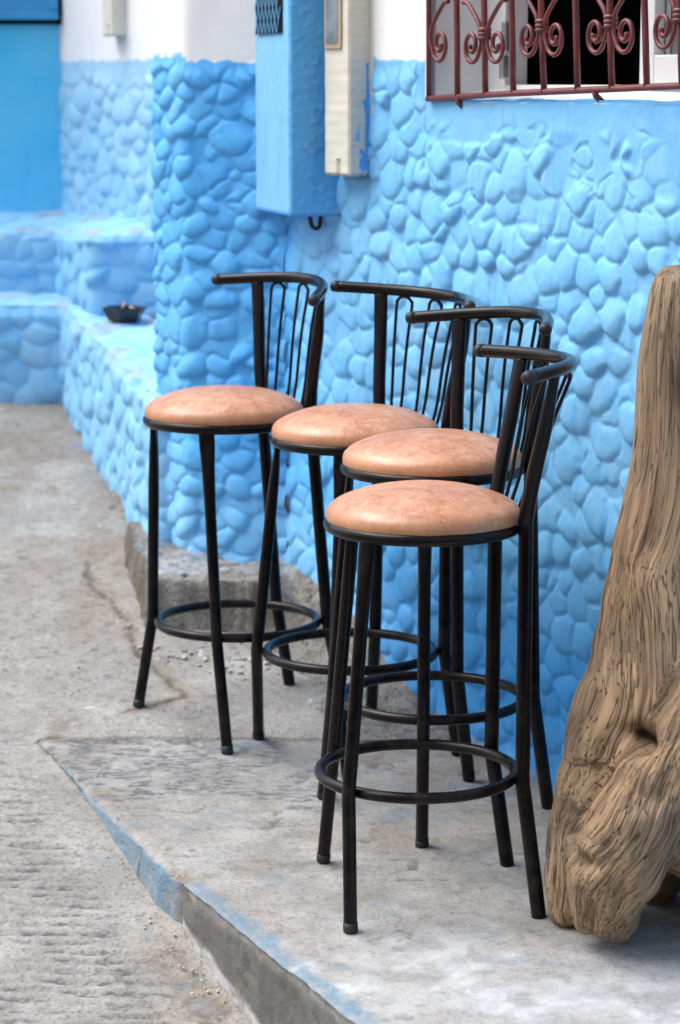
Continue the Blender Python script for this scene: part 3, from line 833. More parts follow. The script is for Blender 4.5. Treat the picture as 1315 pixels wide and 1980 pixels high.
# ------------------------------------------------------------------ ground: street and platform
def axis(segs):
    out = [segs[0][0]]
    for a, b, st in segs:
        n = max(1, int(round((b - a) / st))); out += list(np.linspace(a, b, n + 1)[1:])
    return np.array(out)
gx_ = axis([(-14, -2.4, .6), (-2.4, -1.35, .05), (-1.35, .15, .0075), (.15, 1.2, .05)])
gy_ = axis([(-6, 2.6, .5), (2.6, 3.7, .06), (3.7, 5.3, .0048), (5.3, 6.6, .0068), (6.6, 7.6, .012), (7.6, 9.0, .2)])
X, Y = np.meshgrid(gx_, gy_)
Z = z_street(X, Y)
fine = 1.0
wob = .012 * (fbm2(X / .5, Y / .5, 2, 3) - .5) + .004 * (fbm2(X / .09, Y / .09, 5, 3) - .5) + .0022 * (fbm2(X / .022, Y / .022, 15, 2) - .5)
# broom grooves drawn across the lane in the wet concrete
wy = Y + .05 * X + .022 * (noise2(X / .35, Y / .12, 6) - .5) + .012 * (fbm2(X / .05, Y / .04, 16, 3) - .5)
gv = .5 + .5 * np.cos(wy / .030 * 2 * math.pi + 1.6 * noise2(X / .5, Y / .10, 7))
gmask = sstep(5.6, 5.0, Y) * sstep(.28, .50, fbm2(X / .16, Y / .06, 19, 3)) * sstep(-.05, -.15, X - kerb_x(Y))
gmask = gmask * sstep(.22, .48, fbm2(X / .05, Y / .022, 29, 3))
groove = gmask * sstep(.35, .8, gv)
Z = Z + wob - .0046 * groove * (.4 + fbm2(X / .03, Y / .015, 75, 3))
kx = kerb_x(Y)
inside = (Y < 5.15) & (X > kx + .004)
Z = np.where(inside, np.minimum(Z, z_plat(X, Y) - .03), Z)
# broken gutter line along the kerb foot
gut = sstep(.055, .01, np.abs(X - kx + .035 + .03 * (noise2(X / .1, Y / .1, 3) - .5))) * sstep(4.36, 4.22, Y) * (Y < 5.1)
Z = Z - .012 * gut * fbm2(X / .03, Y / .03, 44)
# blend to the platform height at the joint, then a lane that follows the hill
jd = np.abs(Y - 5.155 - .012 * (noise2(X / .08, Y * 0, 61) - .5) - .010 * (noise2(X / .025, Y * 0, 62) - .5))
crack = sstep(.0065, .0015, jd) * (X > -.64) * sstep(.22, .05, X) * .8
def polycrack(pts, wd):
    P = catmull([ground_z(*p)[:2] for p in pts], 10); d = np.full(X.shape, 9.0)
    XX = X + .014 * (noise2(X / .03, Y / .03, 81) - .5); YY = Y + .014 * (noise2(X / .03, Y / .03, 82) - .5)
    for a, b in zip(P[:-1], P[1:]):
        ab = b - a; t = np.clip(((XX - a[0]) * ab[0] + (YY - a[1]) * ab[1]) / (ab @ ab), 0, 1)
        d = np.minimum(d, np.hypot(XX - a[0] - t * ab[0], YY - a[1] - t * ab[1]))
    return d
c1 = polycrack([(170, 1085), (178, 1125), (215, 1165), (245, 1200), (262, 1250), (310, 1300), (360, 1345)], 1)
c2 = polycrack([(360, 1345), (300, 1362), (240, 1378)], 1)
c3 = polycrack([(105, 1432), (112, 1400), (96, 1455)], 1)
wid = .004 + .010 * sstep(.5, .8, noise2(X / .06, Y / .06, 33))
cr2 = np.maximum(sstep(1.0, .35, c1 / wid), .8 * sstep(1., .3, c2 / (wid * .7)))
crack = np.maximum(crack, cr2 * .75)
Z = Z - .010 * crack
dirt = np.maximum(.9 * gut * sstep(.35, .6, fbm2(X / .05, Y / .05, 45)), sstep(.03, .004, np.minimum(c1, np.minimum(c2, c3))) * .75)
dirt = np.maximum(dirt, .55 * sstep(5.3, 6.3, Y) * sstep(.42, .62, fbm2(X / .15, Y / .2, 65, 4)))
dirt = np.maximum(dirt, .8 * sstep(.74, .80, noise2(X / .05, Y / .07, 66)) * sstep(.6, .75, noise2(X / .3, Y / .3, 67)))
# dusty stripe where the lane meets the recessed stone ledge
lx = np.interp(Y, [6.1, 7.39], [-.467, -.844])
nearl = sstep(.12, .0, np.abs(X - lx + .02) + .10 * noise2(X / .08, Y / .08, 68)) * (Y > 5.95)
dirt = np.maximum(dirt, .55 * nearl * sstep(.4, .6, noise2(X / .05, Y / .05, 69)))
bl = .75 * nearl * sstep(.52, .68, noise2(X / .035, Y / .035, 70)) + .35 * sstep(.09, .0, np.abs(X - kx + .05)) * sstep(.60, .72, fbm2(X / .04, Y / .03, 71, 3)) * (Y < 4.6)
zz = np.zeros(X.shape)
white = .8 * sstep(.93, .95, noise2(X / .011, Y / .014, 72)) * sstep(.5, .62, noise2(X / .25, Y / .3, 73))
A = dict(groove=np.clip(groove * (.10 + 1.0 * sstep(.36, .58, fbm2(X / .024, Y / .012, 74, 3))), 0, 1), dirt=dirt, blue=bl, raw=zz, white=white, crack=crack * .85)
st = mesh_obj('street', np.stack([X, Y, Z], -1).reshape(-1, 3), grid_faces(*X.shape), M_street, attrs={k: np.asarray(v).reshape(-1) for k, v in A.items()})
st['kind'] = 'structure'

# platform: rows follow Y, columns run from the kerb foot over the kerb edge to the wall
py_ = axis([(2.2, 3.5, .03), (3.5, 5.145, .0075)])
tcols = np.concatenate([np.linspace(0, 1, 26)[:-1] * -1 + 0, ])
nface, ntop = 24, 150
kx = kerb_x(py_)
jag = .010 * (fbm2(py_ / .14, py_ * 0, 88, 3) - .5) + .0022 * (fbm2(py_ / .02, py_ * 0, 90, 2) - .5)
jag_top = .010 * (fbm2(py_ / .035, py_ * 0, 93, 3) - .45)
chip = .030 * sstep(4.30, 4.34, py_) * sstep(4.40, 4.35, py_)
kxe = kx + jag * 1.4 + chip * .5
wx = W0[0] + (W0[1] - py_) * (-W_DIR[0] / W_DIR[1]) + .06
rows_v, at = [], {k: [] for k in ('groove', 'dirt', 'blue', 'raw', 'white', 'crack')}
tt = np.linspace(0, 1, ntop) ** 1.25
XT = kxe[:, None] + .010 + (wx - kxe - .010)[:, None] * tt[None]
YT = np.repeat(py_[:, None], ntop, 1)
ZT = z_plat(XT, YT) + .010 * (fbm2(XT / .35, YT / .35, 101, 3) - .5) + .0042 * (fbm2(XT / .06, YT / .06, 102, 3) - .5) + .0016 * (noise2(XT / .012, YT / .012, 103) - .5)
dk = XT - kxe[:, None]
ZT = ZT - (.006 + np.clip(jag_top, 0, 1))[:, None] * sstep(.022, 0, dk) - chip[:, None] * .5 * sstep(.05, 0, dk)
tf = np.linspace(0, 1, nface)                       # kerb face, from the foot up
zt_edge = ZT[:, 0]; zfoot = np.minimum(z_street(kx, py_) - .03, zt_edge - .02)
ZF = zfoot[:, None] + (zt_edge - .004 - zfoot)[:, None] * tf[None]
YF = np.repeat(py_[:, None], nface, 1)
rough = .0030 * (fbm2(YF / .03, ZF / .02, 111, 4) - .5) - .004 * sstep(.80, .88, noise2(YF / .016, ZF / .016, 112))
lip = .012 * sstep(.45, .30, tf)[None] * sstep(4.30, 4.20, py_)[:, None] * 0
XF = kxe[:, None] + .012 * (1 - tf)[None] * -1 - rough * 1.0 + .004 - lip
raw_seg = sstep(4.352, 4.338, YF + .010 * (noise2(YF / .02, ZF / .02, 113) - .5))
XF = XF + .010 * raw_seg
V = np.concatenate([np.stack([XF, YF, ZF], -1), np.stack([XT, YT, ZT], -1)], 1)
h_up = (ZF - zfoot[:, None])
foot_h = ZF - z_street(XF, YF)
ledge = sstep(.030, .018, foot_h + .012 * (noise2(YF / .04, ZF / .04, 116) - .5)) * sstep(4.34, 4.3, YF)
fil = sstep(4.03, 3.97, YF + .10 * noise2(YF / .1, ZF / .03, 114)) * sstep(3.72, 3.78, YF) * sstep(.105, .05, foot_h + .04 * noise2(YF / .05, ZF / .05, 115))
band = sstep(.065, .040, dk + .035 * (fbm2(XT / .05, YT / .05, 121) - .35)) * sstep(4.33, 4.30, YT) * sstep(3.62, 3.75, YT) * sstep(-.002, .010, dk)
rimjag = sstep(.03, .012, zt_edge[:, None] - ZF + .02 * (noise2(YF / .03, ZF / .03, 118) - .5))
cl = {}
cl['blue'] = np.concatenate([(1 - raw_seg) * sstep(5.05, 4.95, YF) * .95, np.maximum(band * .8, .35 * sstep(.66, .74, fbm2(XT / .12, YT / .05, 122)))], 1)
cl['raw'] = np.concatenate([raw_seg * (1 - fil) * (1 - ledge) * (1 - .8 * rimjag * (YF < 4.3)), 0 * XT], 1)
wt = sstep(.50, .66, fbm2(XT / .22, YT / .16, 123, 4)) * sstep(4.25, 3.95, YT) * .55 + .45 * sstep(4.15, 3.75, YT) + .4 * sstep(.55, .7, fbm2(XT / .1, YT / .09, 124, 4)) * sstep(4.1, 3.8, YT)
cl['white'] = np.concatenate([np.maximum(fil * .8 * sstep(.3, .5, fbm2(YF / .03, ZF / .015, 140, 4)), ledge * .65 * sstep(.36, .56, fbm2(YF / .03, ZF / .01, 141, 4))), np.clip(wt * (.30 + .55 * sstep(.35, .6, fbm2(XT / .05, YT / .04, 133, 4))), 0, .9)], 1)
dm = .65 * sstep(.52, .70, fbm2(XT / .16, YT / .10, 125, 4)) * sstep(3.9, 4.2, YT) + .8 * sstep(.14, .0, W0[0] + (W0[1] - YT) * (-W_DIR[0] / W_DIR[1]) - XT + .06 * noise2(XT / .05, YT / .05, 126))
ridge = np.abs(fbm2(XT / .20, YT / .07, 127, 4) - .5)
flk = sstep(.014, .003, ridge) * sstep(.52, .62, noise2(XT / .14, YT / .1, 128)) * sstep(3.95, 4.1, YT)
V[:, nface:, 2] -= .005 * flk
chp = chip[:, None] / .03 * sstep(.07, .02, dk + .02 * noise2(XT / .02, YT / .02, 131))
cl['dirt'] = np.concatenate([.5 * sstep(.62, .75, fbm2(YF / .03, ZF / .02, 129, 4)) * raw_seg + (1 - raw_seg) * .75 * sstep(.42, .62, fbm2(YF / .025, ZF / .03, 139, 4)), np.clip(np.maximum(np.maximum(dm * .6, flk * .7), chp * .75), 0, 1)], 1)
vc = sstep(.0035, .001, np.abs(YF - 4.50 - .006 * (noise2(YF * 0, ZF / .02, 5) - .5)))
cl['crack'] = np.concatenate([vc * .8, flk * .35 + .25 * sstep(5.12, 5.14, YT)], 1)
spk = sstep(.38, .56, fbm2(XT / .35, YT / .22, 130, 3)) * sstep(4.25, 4.45, YT) * sstep(.30, .52, fbm2(XT / .05, YT / .03, 132, 3)) * sstep(.45, .30, XT + .35 - .0 * YT)
V[:, nface:, 2] -= .0018 * spk
cl['groove'] = np.concatenate([0 * XF, spk * .9], 1)
pf = mesh_obj('pavement', V.reshape(-1, 3), grid_faces(V.shape[0], V.shape[1]), M_plat, attrs={k: v.reshape(-1) for k, v in cl.items()})
pf['kind'] = 'structure'

# rough concrete step at the pillar foot, running out as rubble along the wall
bx = np.arange(-.74, .40, .0048); by = np.arange(5.14, 6.60, .0055)
X, Y = np.meshgrid(bx, by)
wxx = W0[0] + (W0[1] - Y) * (-W_DIR[0] / W_DIR[1])
wn_ = (.5 * (fbm2(X / .09, Y / .09, 201, 4) - .5)) * .11
d_left = (X - np.interp(Y, [5.70, 6.40], [-.462, -.60])) * .96 + wn_ * .5
d_front = (Y - np.interp(X, [-.5, -.15, .1], [5.76, 5.70, 5.60])) + wn_ * .6
dd = np.minimum(np.minimum(d_left, d_front), 6.33 - Y + .10 * (X + .45) + wn_ * .6)
top = -1.165 + .085 * (Y - 5.9) + .010 * (fbm2(X / .018, Y / .018, 212, 3) - .5) + .022 * (fbm2(X / .06, Y / .06, 202, 4) - .5) + .030 * (fbm2(X / .2, Y / .2, 203, 3) - .5) - .10 * sstep(-.19, .02, X + wn_)
gz = z_street(X, Y)
zb_ = gz - .02 + (top - gz + .02) * sstep(-.010, .016, dd + .018 * (fbm2(X / .03, Y / .03, 213, 3) - .5))
ddw = wxx - X
rub = gz - .02 + (.02 + .11 * sstep(5.1, 5.7, Y) * sstep(.19, .0, ddw + wn_)) + .022 * (fbm2(X / .03, Y / .03, 205, 4) - .5) * sstep(.24, .1, ddw)
rub = np.where(ddw < .24, rub, gz - .05)
lumps = gz - .03 + .055 * sstep(.60, .75, fbm2(X / .055, Y / .05, 207, 3)) * sstep(.10, .02, np.abs(Y - 5.52 - .05 * X)) * sstep(-.36, -.28, X) * sstep(.02, -.03, X)
Zb = np.maximum(np.maximum(zb_, rub), lumps)
keep_v = Zb > gz - .018
kf = keep_v[:-1, :-1] | keep_v[1:, 1:] | keep_v[1:, :-1] | keep_v[:-1, 1:]
pain = sstep(.16, .06, np.abs(5.93 - Y - .1 * X)) * sstep(.52, .68, noise2(X / .03, Y / .03, 208))
steep = sstep(-.05, -.01, dd) * sstep(.030, .012, dd + .012 * (noise2(X / .02, Y / .02, 214) - .5))
Ab = dict(groove=.85 * steep * sstep(.3, .7, fbm2(X / .02, Y / .02, 9, 3)), dirt=np.clip(.7 * sstep(.42, .62, fbm2(X / .06, Y / .06, 209, 4)) * (.35 + steep) + .25 * steep, 0, 1), blue=.75 * pain, raw=.25 * steep,
          white=.70 * sstep(.38, .58, fbm2(X / .09, Y / .06, 210, 4)) * sstep(.010, .03, dd), crack=.5 * sstep(.012, .003, np.abs(fbm2(X / .14, Y / .09, 211, 3) - .52)) * (dd > .02))
v, f, Ab = compact(np.stack([X, Y, Zb], -1).reshape(-1, 3), grid_faces(*X.shape, keep=kf), {k: np.broadcast_to(a_, X.shape).reshape(-1) for k, a_ in Ab.items()})
blk = mesh_obj('concrete_step', v, f, M_block, attrs=Ab)
tag(blk, 'rough broken concrete step at the foot of the blue stone pillar', 'step')

# ------------------------------------------------------------------ bar stools
def ringpath(c, R, n=72):
    a = np.linspace(0, 2 * np.pi, n, endpoint=False)
    return np.stack([c[0] + R * np.cos(a), c[1] + R * np.sin(a), np.full(n, c[2])], 1)
def wear_attr(o, lo, hi, zref):
    me = o.data; n = len(me.vertices); co = np.zeros(n * 3, np.float32); me.vertices.foreach_get('co', co)
    z = co.reshape(-1, 3)[:, 2]
    me.attributes.new('wear', 'FLOAT', 'POINT').data.foreach_set('value', (lo + (hi - lo) * sstep(.55, .05, z)).astype(np.float32))

CUSH = [(.0001, .0700), (.03, .0694), (.06, .0674), (.09, .0634), (.115, .0574), (.138, .0493), (.154, .0418), (.1640, .0348), (.1700, .0278), (.1730, .0198), (.1732, .0128), (.1718, .0080), (.1680, .0045), (.150, .003), (.0001, .003)]
# one backrest rail: half-length and curvature (strongest at the middle), as offsets back (RB) and sideways (RS)
RU = np.linspace(0, 1, 61); _L, _a, _b, _c4 = .2611, 1.2136, -2.2476, .9847
_k = _a + _b * RU ** 2 + _c4 * RU ** 4
_th = np.r_[0, np.cumsum((_k[1:] + _k[:-1]) / 2 * np.diff(RU))]
RS = np.r_[0, np.cumsum(np.cos((_th[1:] + _th[:-1]) / 2) * _L * np.diff(RU))]
RB = -np.r_[0, np.cumsum(np.sin((_th[1:] + _th[:-1]) / 2) * _L * np.diff(RU))]
def bar_stool(label, seat, dz_ring, foot_off, axis_deg, rail, legs, tilt=(0, 0)):
    """seat: centre of the steel seat ring; legs: (kind, angle at the seat, foot pixel)"""
    seat = np.array(seat, float)
    gzb = -1.669 + .05 * seat[1] if seat[1] < 5.16 else float(z_street(seat[0], seat[1]))
    th = thing('bar_stool', label, 'bar stool', (seat[0], seat[1], gzb), 'bar stools along the blue wall')
    pr = np.array(CUSH); rr = catmull(pr, 4)
    v, f = lathe(rr, 72)
    rad = np.hypot(v[:, 0], v[:, 1])
    ang = np.arctan2(v[:, 1], v[:, 0])
    sd_ = int(abs(seat[0]) * 1000)
    v[:, 2] += .0012 * (noise2(v[:, 0] / .05, v[:, 1] / .05, sd_) - .5) * (v[:, 2] > .01)
    wr = np.sin(ang * 61 + 5 * noise2(ang * 3, ang * 0, 3)) * .0005 * sstep(.158, .170, rad) * (v[:, 2] > .006)
    v[:, 0] *= 1 + wr / .17; v[:, 1] *= 1 + wr / .17
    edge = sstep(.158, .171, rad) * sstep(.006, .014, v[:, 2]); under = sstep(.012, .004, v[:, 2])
    mesh_obj('seat_cushion', v + seat, f, M_leather, th, attrs=dict(edge=edge, under=under))
    def part(name, path, rad, **k):
        o = tube_obj(name, path, rad, M_black, th, **k); wear_attr(o, .05, 1.0, 0); return o
    part('seat_ring', ringpath(seat, .1665), .0115, n=14, closed=True)
    fc = seat + np.array([foot_off[0], foot_off[1], -dz_ring])
    Rf = .1759
    part('foot_ring', ringpath(fc, Rf), .0102, n=14, closed=True)
    # backrest rail
    a_r, hh, roll, pt, p_, w_, d_, hp = rail
    b = np.array([math.cos(a_r), math.sin(a_r)]); sv = np.array([-math.sin(a_r), math.cos(a_r)])
    def rp(t):
        rb = p_ + np.interp(abs(t), RU, RB) + d_ ; rs = w_ + math.copysign(np.interp(abs(t), RU, RS), t)
        xy = seat[:2] + b * rb + sv * rs
        return np.array([xy[0], xy[1], seat[2] + hh + roll * rs + pt * (rb - p_ - d_)])
    # straight ends that continue a little past the arc parameters
    ts = np.linspace(-1, 1, 49)
    R_ = part('backrest_rail', [rp(t) for t in ts], .0122, n=16)
    for sg in (-1, 1):
        e0 = rp(sg); dv = rp(sg) - rp(sg * .97); dv /= np.linalg.norm(dv)
        e0 = e0 - dv * .004
        tube_obj('end_cap', [e0, e0 + dv * .010, e0 + dv * .016, e0 + dv * .0195, e0 + dv * .021], [.0126, .0126, .0112, .0080, .0030], M_rubber, R_, n=16)
    for kind, a_deg, foot_px, extra in legs:
        a = math.radians(a_deg); dr = np.array([math.cos(a), math.sin(a)]); tg = np.array([-math.sin(a), math.cos(a), 0])
        foot = ground_z(*foot_px); foot = foot + np.array([0, 0, .002])
        if kind == 'wall':
            pass
        ring = np.array([*(fc[:2] + dr * (Rf + .0215)), fc[2]])
        fd = foot - ring
        pts_low = [ring + np.array([0, 0, .045]), ring, ring + fd * .16 + np.array([0, 0, 0]), ring + fd * .5, ring + fd * .8, foot]
        if kind == 'front':
            top = np.array([*(seat[:2] + dr * .160), seat[2] - .008])
            mid = [top, top * .93 + ring * .07, top * .82 + ring * .18, top * .62 + ring * .38, top * .35 + ring * .65]
            path = mid + pts_low[0:1] + pts_low[1:]
            path[len(mid)] = ring * .90 + top * .10
            rad = [(.0175, .0070), (.0172, .0078), (.0145, .0105)] + [(.0122, .0122)] * (len(path) - 3)
        else:
            sgn = extra
            rt = rp(sgn * hp) + np.array([0, 0, -.008])
            sr = np.array([*(seat[:2] + dr * .1890), seat[2]])
            up = [rt, rt * .86 + sr * .14, rt * .66 + sr * .34, rt * .33 + sr * .67 - np.array([*(dr * .004), 0]), sr + np.array([0, 0, .02]), sr]
            down = [sr * .72 + ring * .28, sr * .4 + ring * .6, ring * .9 + sr * .1]
            path = up + down + pts_low[1:]
            rad = [(.0150, .0085), (.0150, .0100), (.0142, .0128)] + [(.0135, .0135)] * (len(path) - 3)
        n_ = 6
        P = catmull(path, n_); R2 = np.stack([np.interp(np.linspace(0, len(path) - 1, len(P)), np.arange(len(path)), np.array(rad)[:, i]) for i in (0, 1)], 1)
        lg = part('front_leg' if kind == 'front' else 'rear_leg', P, R2, n=16, ref=tg)
        dv = P[-1] - P[-2]; dv /= np.linalg.norm(dv)
        tube_obj('foot_cap', [foot - dv * .016, foot - dv * .004, foot, foot + dv * .002], [.0131, .0133, .0132, .012], M_rubber, lg, n=16)
    # hairpin spindles between the posts
    for t0 in (-.22, .11, .42):
        tl, tr = t0 - .070, t0 + .070
        def low(t):
            q = rp(t); d2 = q[:2] - seat[:2]; d2 = d2 / np.linalg.norm(d2)
            return np.array([*(seat[:2] + d2 * .172), seat[2] + .002])
        pts = []
        dn = np.array([0, 0, -1.0])
        L0, R0 = rp(tl), rp(tr); topc = rp((tl + tr) / 2) + dn * .014
        def leg(Q, q):
            return [Q * (1 - k) + q * k + dn * .030 * (1 - k) + np.array([*((q - Q)[:2] * w), 0]) for k, w in ((0, 0), (.25, .05), (.5, .02), (.75, -.05), (1, 0))]
        l1 = leg(L0, low(t0 * .96 - .050)); l2 = leg(R0, low(t0 * .96 + .050))
        arc = []
        for q in np.linspace(0, math.pi, 7)[1:-1]:
            arc.append((l1[0] + l2[0]) / 2 + (l1[0] - l2[0]) / 2 * math.cos(q) + np.array([0, 0, .018]) * math.sin(q))
        path = l1[::-1] + arc + l2
        part('spindle', catmull(path, 5), .0035, n=8)
    return th

r = math.radians
HP = [.63, .63, .63, .63]
bar_stool('black bar stool with tan round seat nearest the blue stone pillar, beside the concrete step', (-.252, 5.251, -.719), .451, (.0266, .0086), 30,
          (.4972, .2954, .0248, .1593, .2273, .0032, -.0133, HP[0]),
          [('front', 167, (268, 1366), 0), ('front', -101, (440, 1457), 0), ('rear', 66, (560, 1324), 1), ('rear', -3, (672, 1392), -1)])
bar_stool('black bar stool with tan round seat, second from the blue stone pillar', (.032, 4.968, -.722), .451, (-.0099, .0090), 37,
          (.6093, .2857, .021, -.0306, .2273, 0, .0009, HP[1]),
          [('front', 178, (500, 1426), 0), ('front', -100, (676, 1532), 0), ('rear', 74, (718, 1378), 1), ('rear', 1, (885, 1460), -1)])
bar_stool('black bar stool with tan round seat touching the wall, right behind the foremost stool', (.178, 4.617, -.726), .451, (.0018, -.0135), 38,
          (.526, .2876, -.0353, .1323, .2273, .0032, -.0148, HP[2]),
          [('front', 170, (625, 1541), 0), ('front', -97, (816, 1637), 0), ('rear', 73, (907, 1507), 1), ('rear', 2, (1060, 1562), -1)])
bar_stool('foremost black bar stool with tan round seat, its right leg beside the driftwood', (.148, 4.240, -.767), .451, (-.0086, -.0072), 7,
          (.1163, .2871, -.0092, .0369, .2273, -.0015, .0272, HP[3]),
          [('front', 140, (625, 1665), 0), ('front', -129, (678, 1802), 0), ('rear', 44, (981, 1674), 1), ('rear', -21, (1042, 1774), -1)])

# ------------------------------------------------------------------ driftwood
def wood_px(px, py, Y): return at_y(px, py, Y)
LIMBS = [
    # main stem, from the sawn top leaning on the wall down to the left root
    [(1338, 517, 4.34, .022), (1337, 524, 4.34, .048), (1335, 540, 4.34, .064), (1333, 580, 4.33, .074), (1332, 700, 4.31, .088), (1332, 900, 4.27, .106), (1324, 1080, 4.22, .125), (1306, 1260, 4.19, .150), (1280, 1400, 4.16, .163), (1258, 1500, 4.14, .146)],
    [(1275, 1400, 4.16, .150), (1232, 1490, 4.15, .122), (1176, 1590, 4.15, .100), (1135, 1690, 4.13, .070), (1112, 1755, 4.11, .046), (1108, 1785, 4.10, .034)],
    # front root, sweeping down from the right
    [(1380, 1330, 4.02, .060), (1338, 1420, 3.99, .068), (1296, 1495, 3.97, .074), (1246, 1570, 3.96, .080), (1198, 1660, 3.97, .080), (1172, 1735, 3.99, .064), (1160, 1790, 4.00, .050), (1158, 1812, 4.00, .036)],
    [(1246, 1570, 3.99, .075), (1320, 1580, 4.02, .095), (1400, 1640, 4.05, .090), (1470, 1740, 4.06, .070), (1500, 1830, 4.06, .055)],
    [(1340, 1560, 4.20, .100), (1300, 1650, 4.22, .060), (1268, 1715, 4.23, .042), (1262, 1752, 4.23, .030)],
    [(1400, 1250, 4.16, .120), (1420, 1400, 4.14, .150), (1450, 1560, 4.15, .120), (1520, 1700, 4.2, .08)],
    # knobs
    [(1112, 1640, 4.05, .022), (1150, 1655, 3.97, .030), (1172, 1650, 3.93, .026)],
    [(1175, 1565, 4.03, .030), (1215, 1560, 3.97, .034), (1260, 1545, 3.93, .030)],
    [(1112, 1700, 4.04, .024), (1125, 1745, 4.03, .028), (1122, 1775, 4.03, .020)],
]
lv, lf, segs = [], [], []
soup = Soup()
for L_ in LIMBS:
    P = np.array([wood_px(a, b, c) for a, b, c, _ in L_]); R_ = np.array([d for *_, d in L_])
    C = catmull(np.c_[P, R_], 6)
    v, f = tube(C[:, :3], C[:, 3], n=28, ref=(1, 0, 0)); soup.add(v, f)
    segs.append(C)
raw = soup.obj('driftwood_stump', M_wood, None, smooth=True)
rm = raw.modifiers.new('remesh', 'REMESH'); rm.mode = 'VOXEL'; rm.voxel_size = .0054
sm = raw.modifiers.new('smooth', 'SMOOTH'); sm.iterations = 7; sm.factor = .6
sb_ = raw.modifiers.new('sub', 'SUBSURF'); sb_.levels = 1; sb_.render_levels = 1
dg = bpy.context.evaluated_depsgraph_get(); ev = raw.evaluated_get(dg)
me = bpy.data.meshes.new_from_object(ev)
raw.modifiers.clear(); old = raw.data; raw.data = me; me.name = 'driftwood_stump'; bpy.data.meshes.remove(old)
if not me.materials: me.materials.append(M_wood)
n = len(me.vertices); co = np.zeros(n * 3, np.float32); me.vertices.foreach_get('co', co); co = co.reshape(-1, 3).astype(float); co[:, 2] -= H
nor = np.zeros(n * 3, np.float32); me.vertices.foreach_get('normal', nor); nor = nor.reshape(-1, 3).astype(float)
# flow coordinates: softly blended over the limbs
gA = np.zeros((n, 3)); wsum = np.zeros(n)
for li, C in enumerate(segs[:6]):
    P, R_ = C[:, :3], C[:, 3]
    Ls = np.r_[0, np.cumsum(np.linalg.norm(np.diff(P, axis=0), axis=1))]
    d2 = np.full(n, 9e9); tl = np.zeros(n); off = np.zeros((n, 3)); rr = np.ones(n)
    for i in range(len(P) - 1):
        a, b = P[i], P[i + 1]; ab = b - a; l2 = ab @ ab
        t = np.clip(((co - a) @ ab) / l2, 0, 1); q = a + t[:, None] * ab
        dd = ((co - q) ** 2).sum(1); rloc = R_[i] + (R_[i + 1] - R_[i]) * t
        m_ = dd < d2
        d2 = np.where(m_, dd, d2); tl = np.where(m_, Ls[i] + t * math.sqrt(l2), tl); off = np.where(m_[:, None], co - q, off); rr = np.where(m_, rloc, rr)
    d2 = d2 / rr ** 2
    T = P[-1] - P[0]; T /= np.linalg.norm(T); U = np.cross(T, [0, 1, 0.2]); U /= np.linalg.norm(U); W = np.cross(T, U)
    rel = off / rr[:, None]
    k_ = (8.5 * (rr / .11) ** .35)[:, None]
    g = np.stack([(rel @ U) * k_[:, 0], (rel @ W) * k_[:, 0], tl * 2.0 + li * 3], 1)
    w_ = np.exp(-3.5 * d2) ** 2 + 1e-12
    gA += g * w_[:, None]; wsum += w_
gA /= wsum[:, None]
# grain swirls round knots
kn = [(wood_px(1225, 1090, 4.09), .075), (wood_px(1215, 1115, 4.10), .05), (wood_px(1180, 1380, 4.02), .11), (wood_px(1240, 1425, 4.0), .10), (wood_px(1130, 1620, 4.05), .08), (wood_px(1200, 1600, 3.9), .09), (wood_px(1290, 1620, 3.9), .1)]
for k, (c, rk) in enumerate(kn):
    d = np.linalg.norm(co - c, axis=1); w_ = np.exp(-(d / rk) ** 2)
    gA[:, 0] += 2.6 * w_ * np.cos(k * 1.7); gA[:, 2] += 1.6 * w_; gA[:, 1] += 2.0 * w_ * np.sin(k * 2.3)
gA[:, :2] += .9 * (np.stack([noise3(co[:, 0] / .13, co[:, 1] / .13, co[:, 2] / .22, 5), noise3(co[:, 0] / .13, co[:, 1] / .13, co[:, 2] / .22, 6)], 1) - .5)
lower = sstep(-.75, -1.05, co[:, 2])
big = (noise3(co[:, 0] / .10, co[:, 1] / .10, co[:, 2] / .16, 11) - .5) * .022 * (.45 + lower) + (noise3(co[:, 0] / .04, co[:, 1] / .04, co[:, 2] / .06, 12) - .5) * .014 * (.2 + 1.0 * lower)
gn = noise3(gA[:, 0] * .8, gA[:, 1] * .8, gA[:, 2] * .3, 13); fl = noise3(gA[:, 0] * 1.7, gA[:, 1] * 1.7, gA[:, 2] * .35, 14)
ridg = 1 - np.abs(2 * gn - 1); crk = sstep(.80, .98, ridg)
disp = big - .0030 * crk + .0022 * (fl - .5) + .0035 * (gn - .5)
hol = np.zeros(n)
for (c, rk, dep) in ((wood_px(1238, 1425, 4.0), (.030, .07, .017), .035), (wood_px(1128, 1655, 3.95), (.02, .08, .016), .02), (wood_px(1214, 1112, 4.1), (.010, .06, .018), .012), (wood_px(1312, 760, 4.2), (.016, .08, .05), .014), (wood_px(1222, 1530, 3.99), (.022, .09, .013), .030), (wood_px(1248, 1510, 3.99), (.022, .09, .016), .045), (wood_px(1272, 1482, 4.0), (.018, .09, .022), .045), (wood_px(1180, 1655, 3.93), (.016, .06, .020), .016), (wood_px(1150, 1600, 4.0), (.05, .08, .010), .012), (wood_px(1200, 1700, 3.93), (.012, .06, .05), .012), (wood_px(1140, 1760, 3.98), (.010, .06, .05), .016)):
    e = np.exp(-(((co - c) / np.array(rk)) ** 2).sum(1)); disp -= dep * e; hol = np.maximum(hol, sstep(.40, .95, e) * min(1, dep / .03))
co2 = co + nor * disp[:, None]
gzw = z_plat(co2[:, 0], co2[:, 1]) - .004
co2[:, 2] = np.maximum(co2[:, 2], gzw)
co2[:, 2] += H
me.vertices.foreach_set('co', co2.astype(np.float32).ravel())
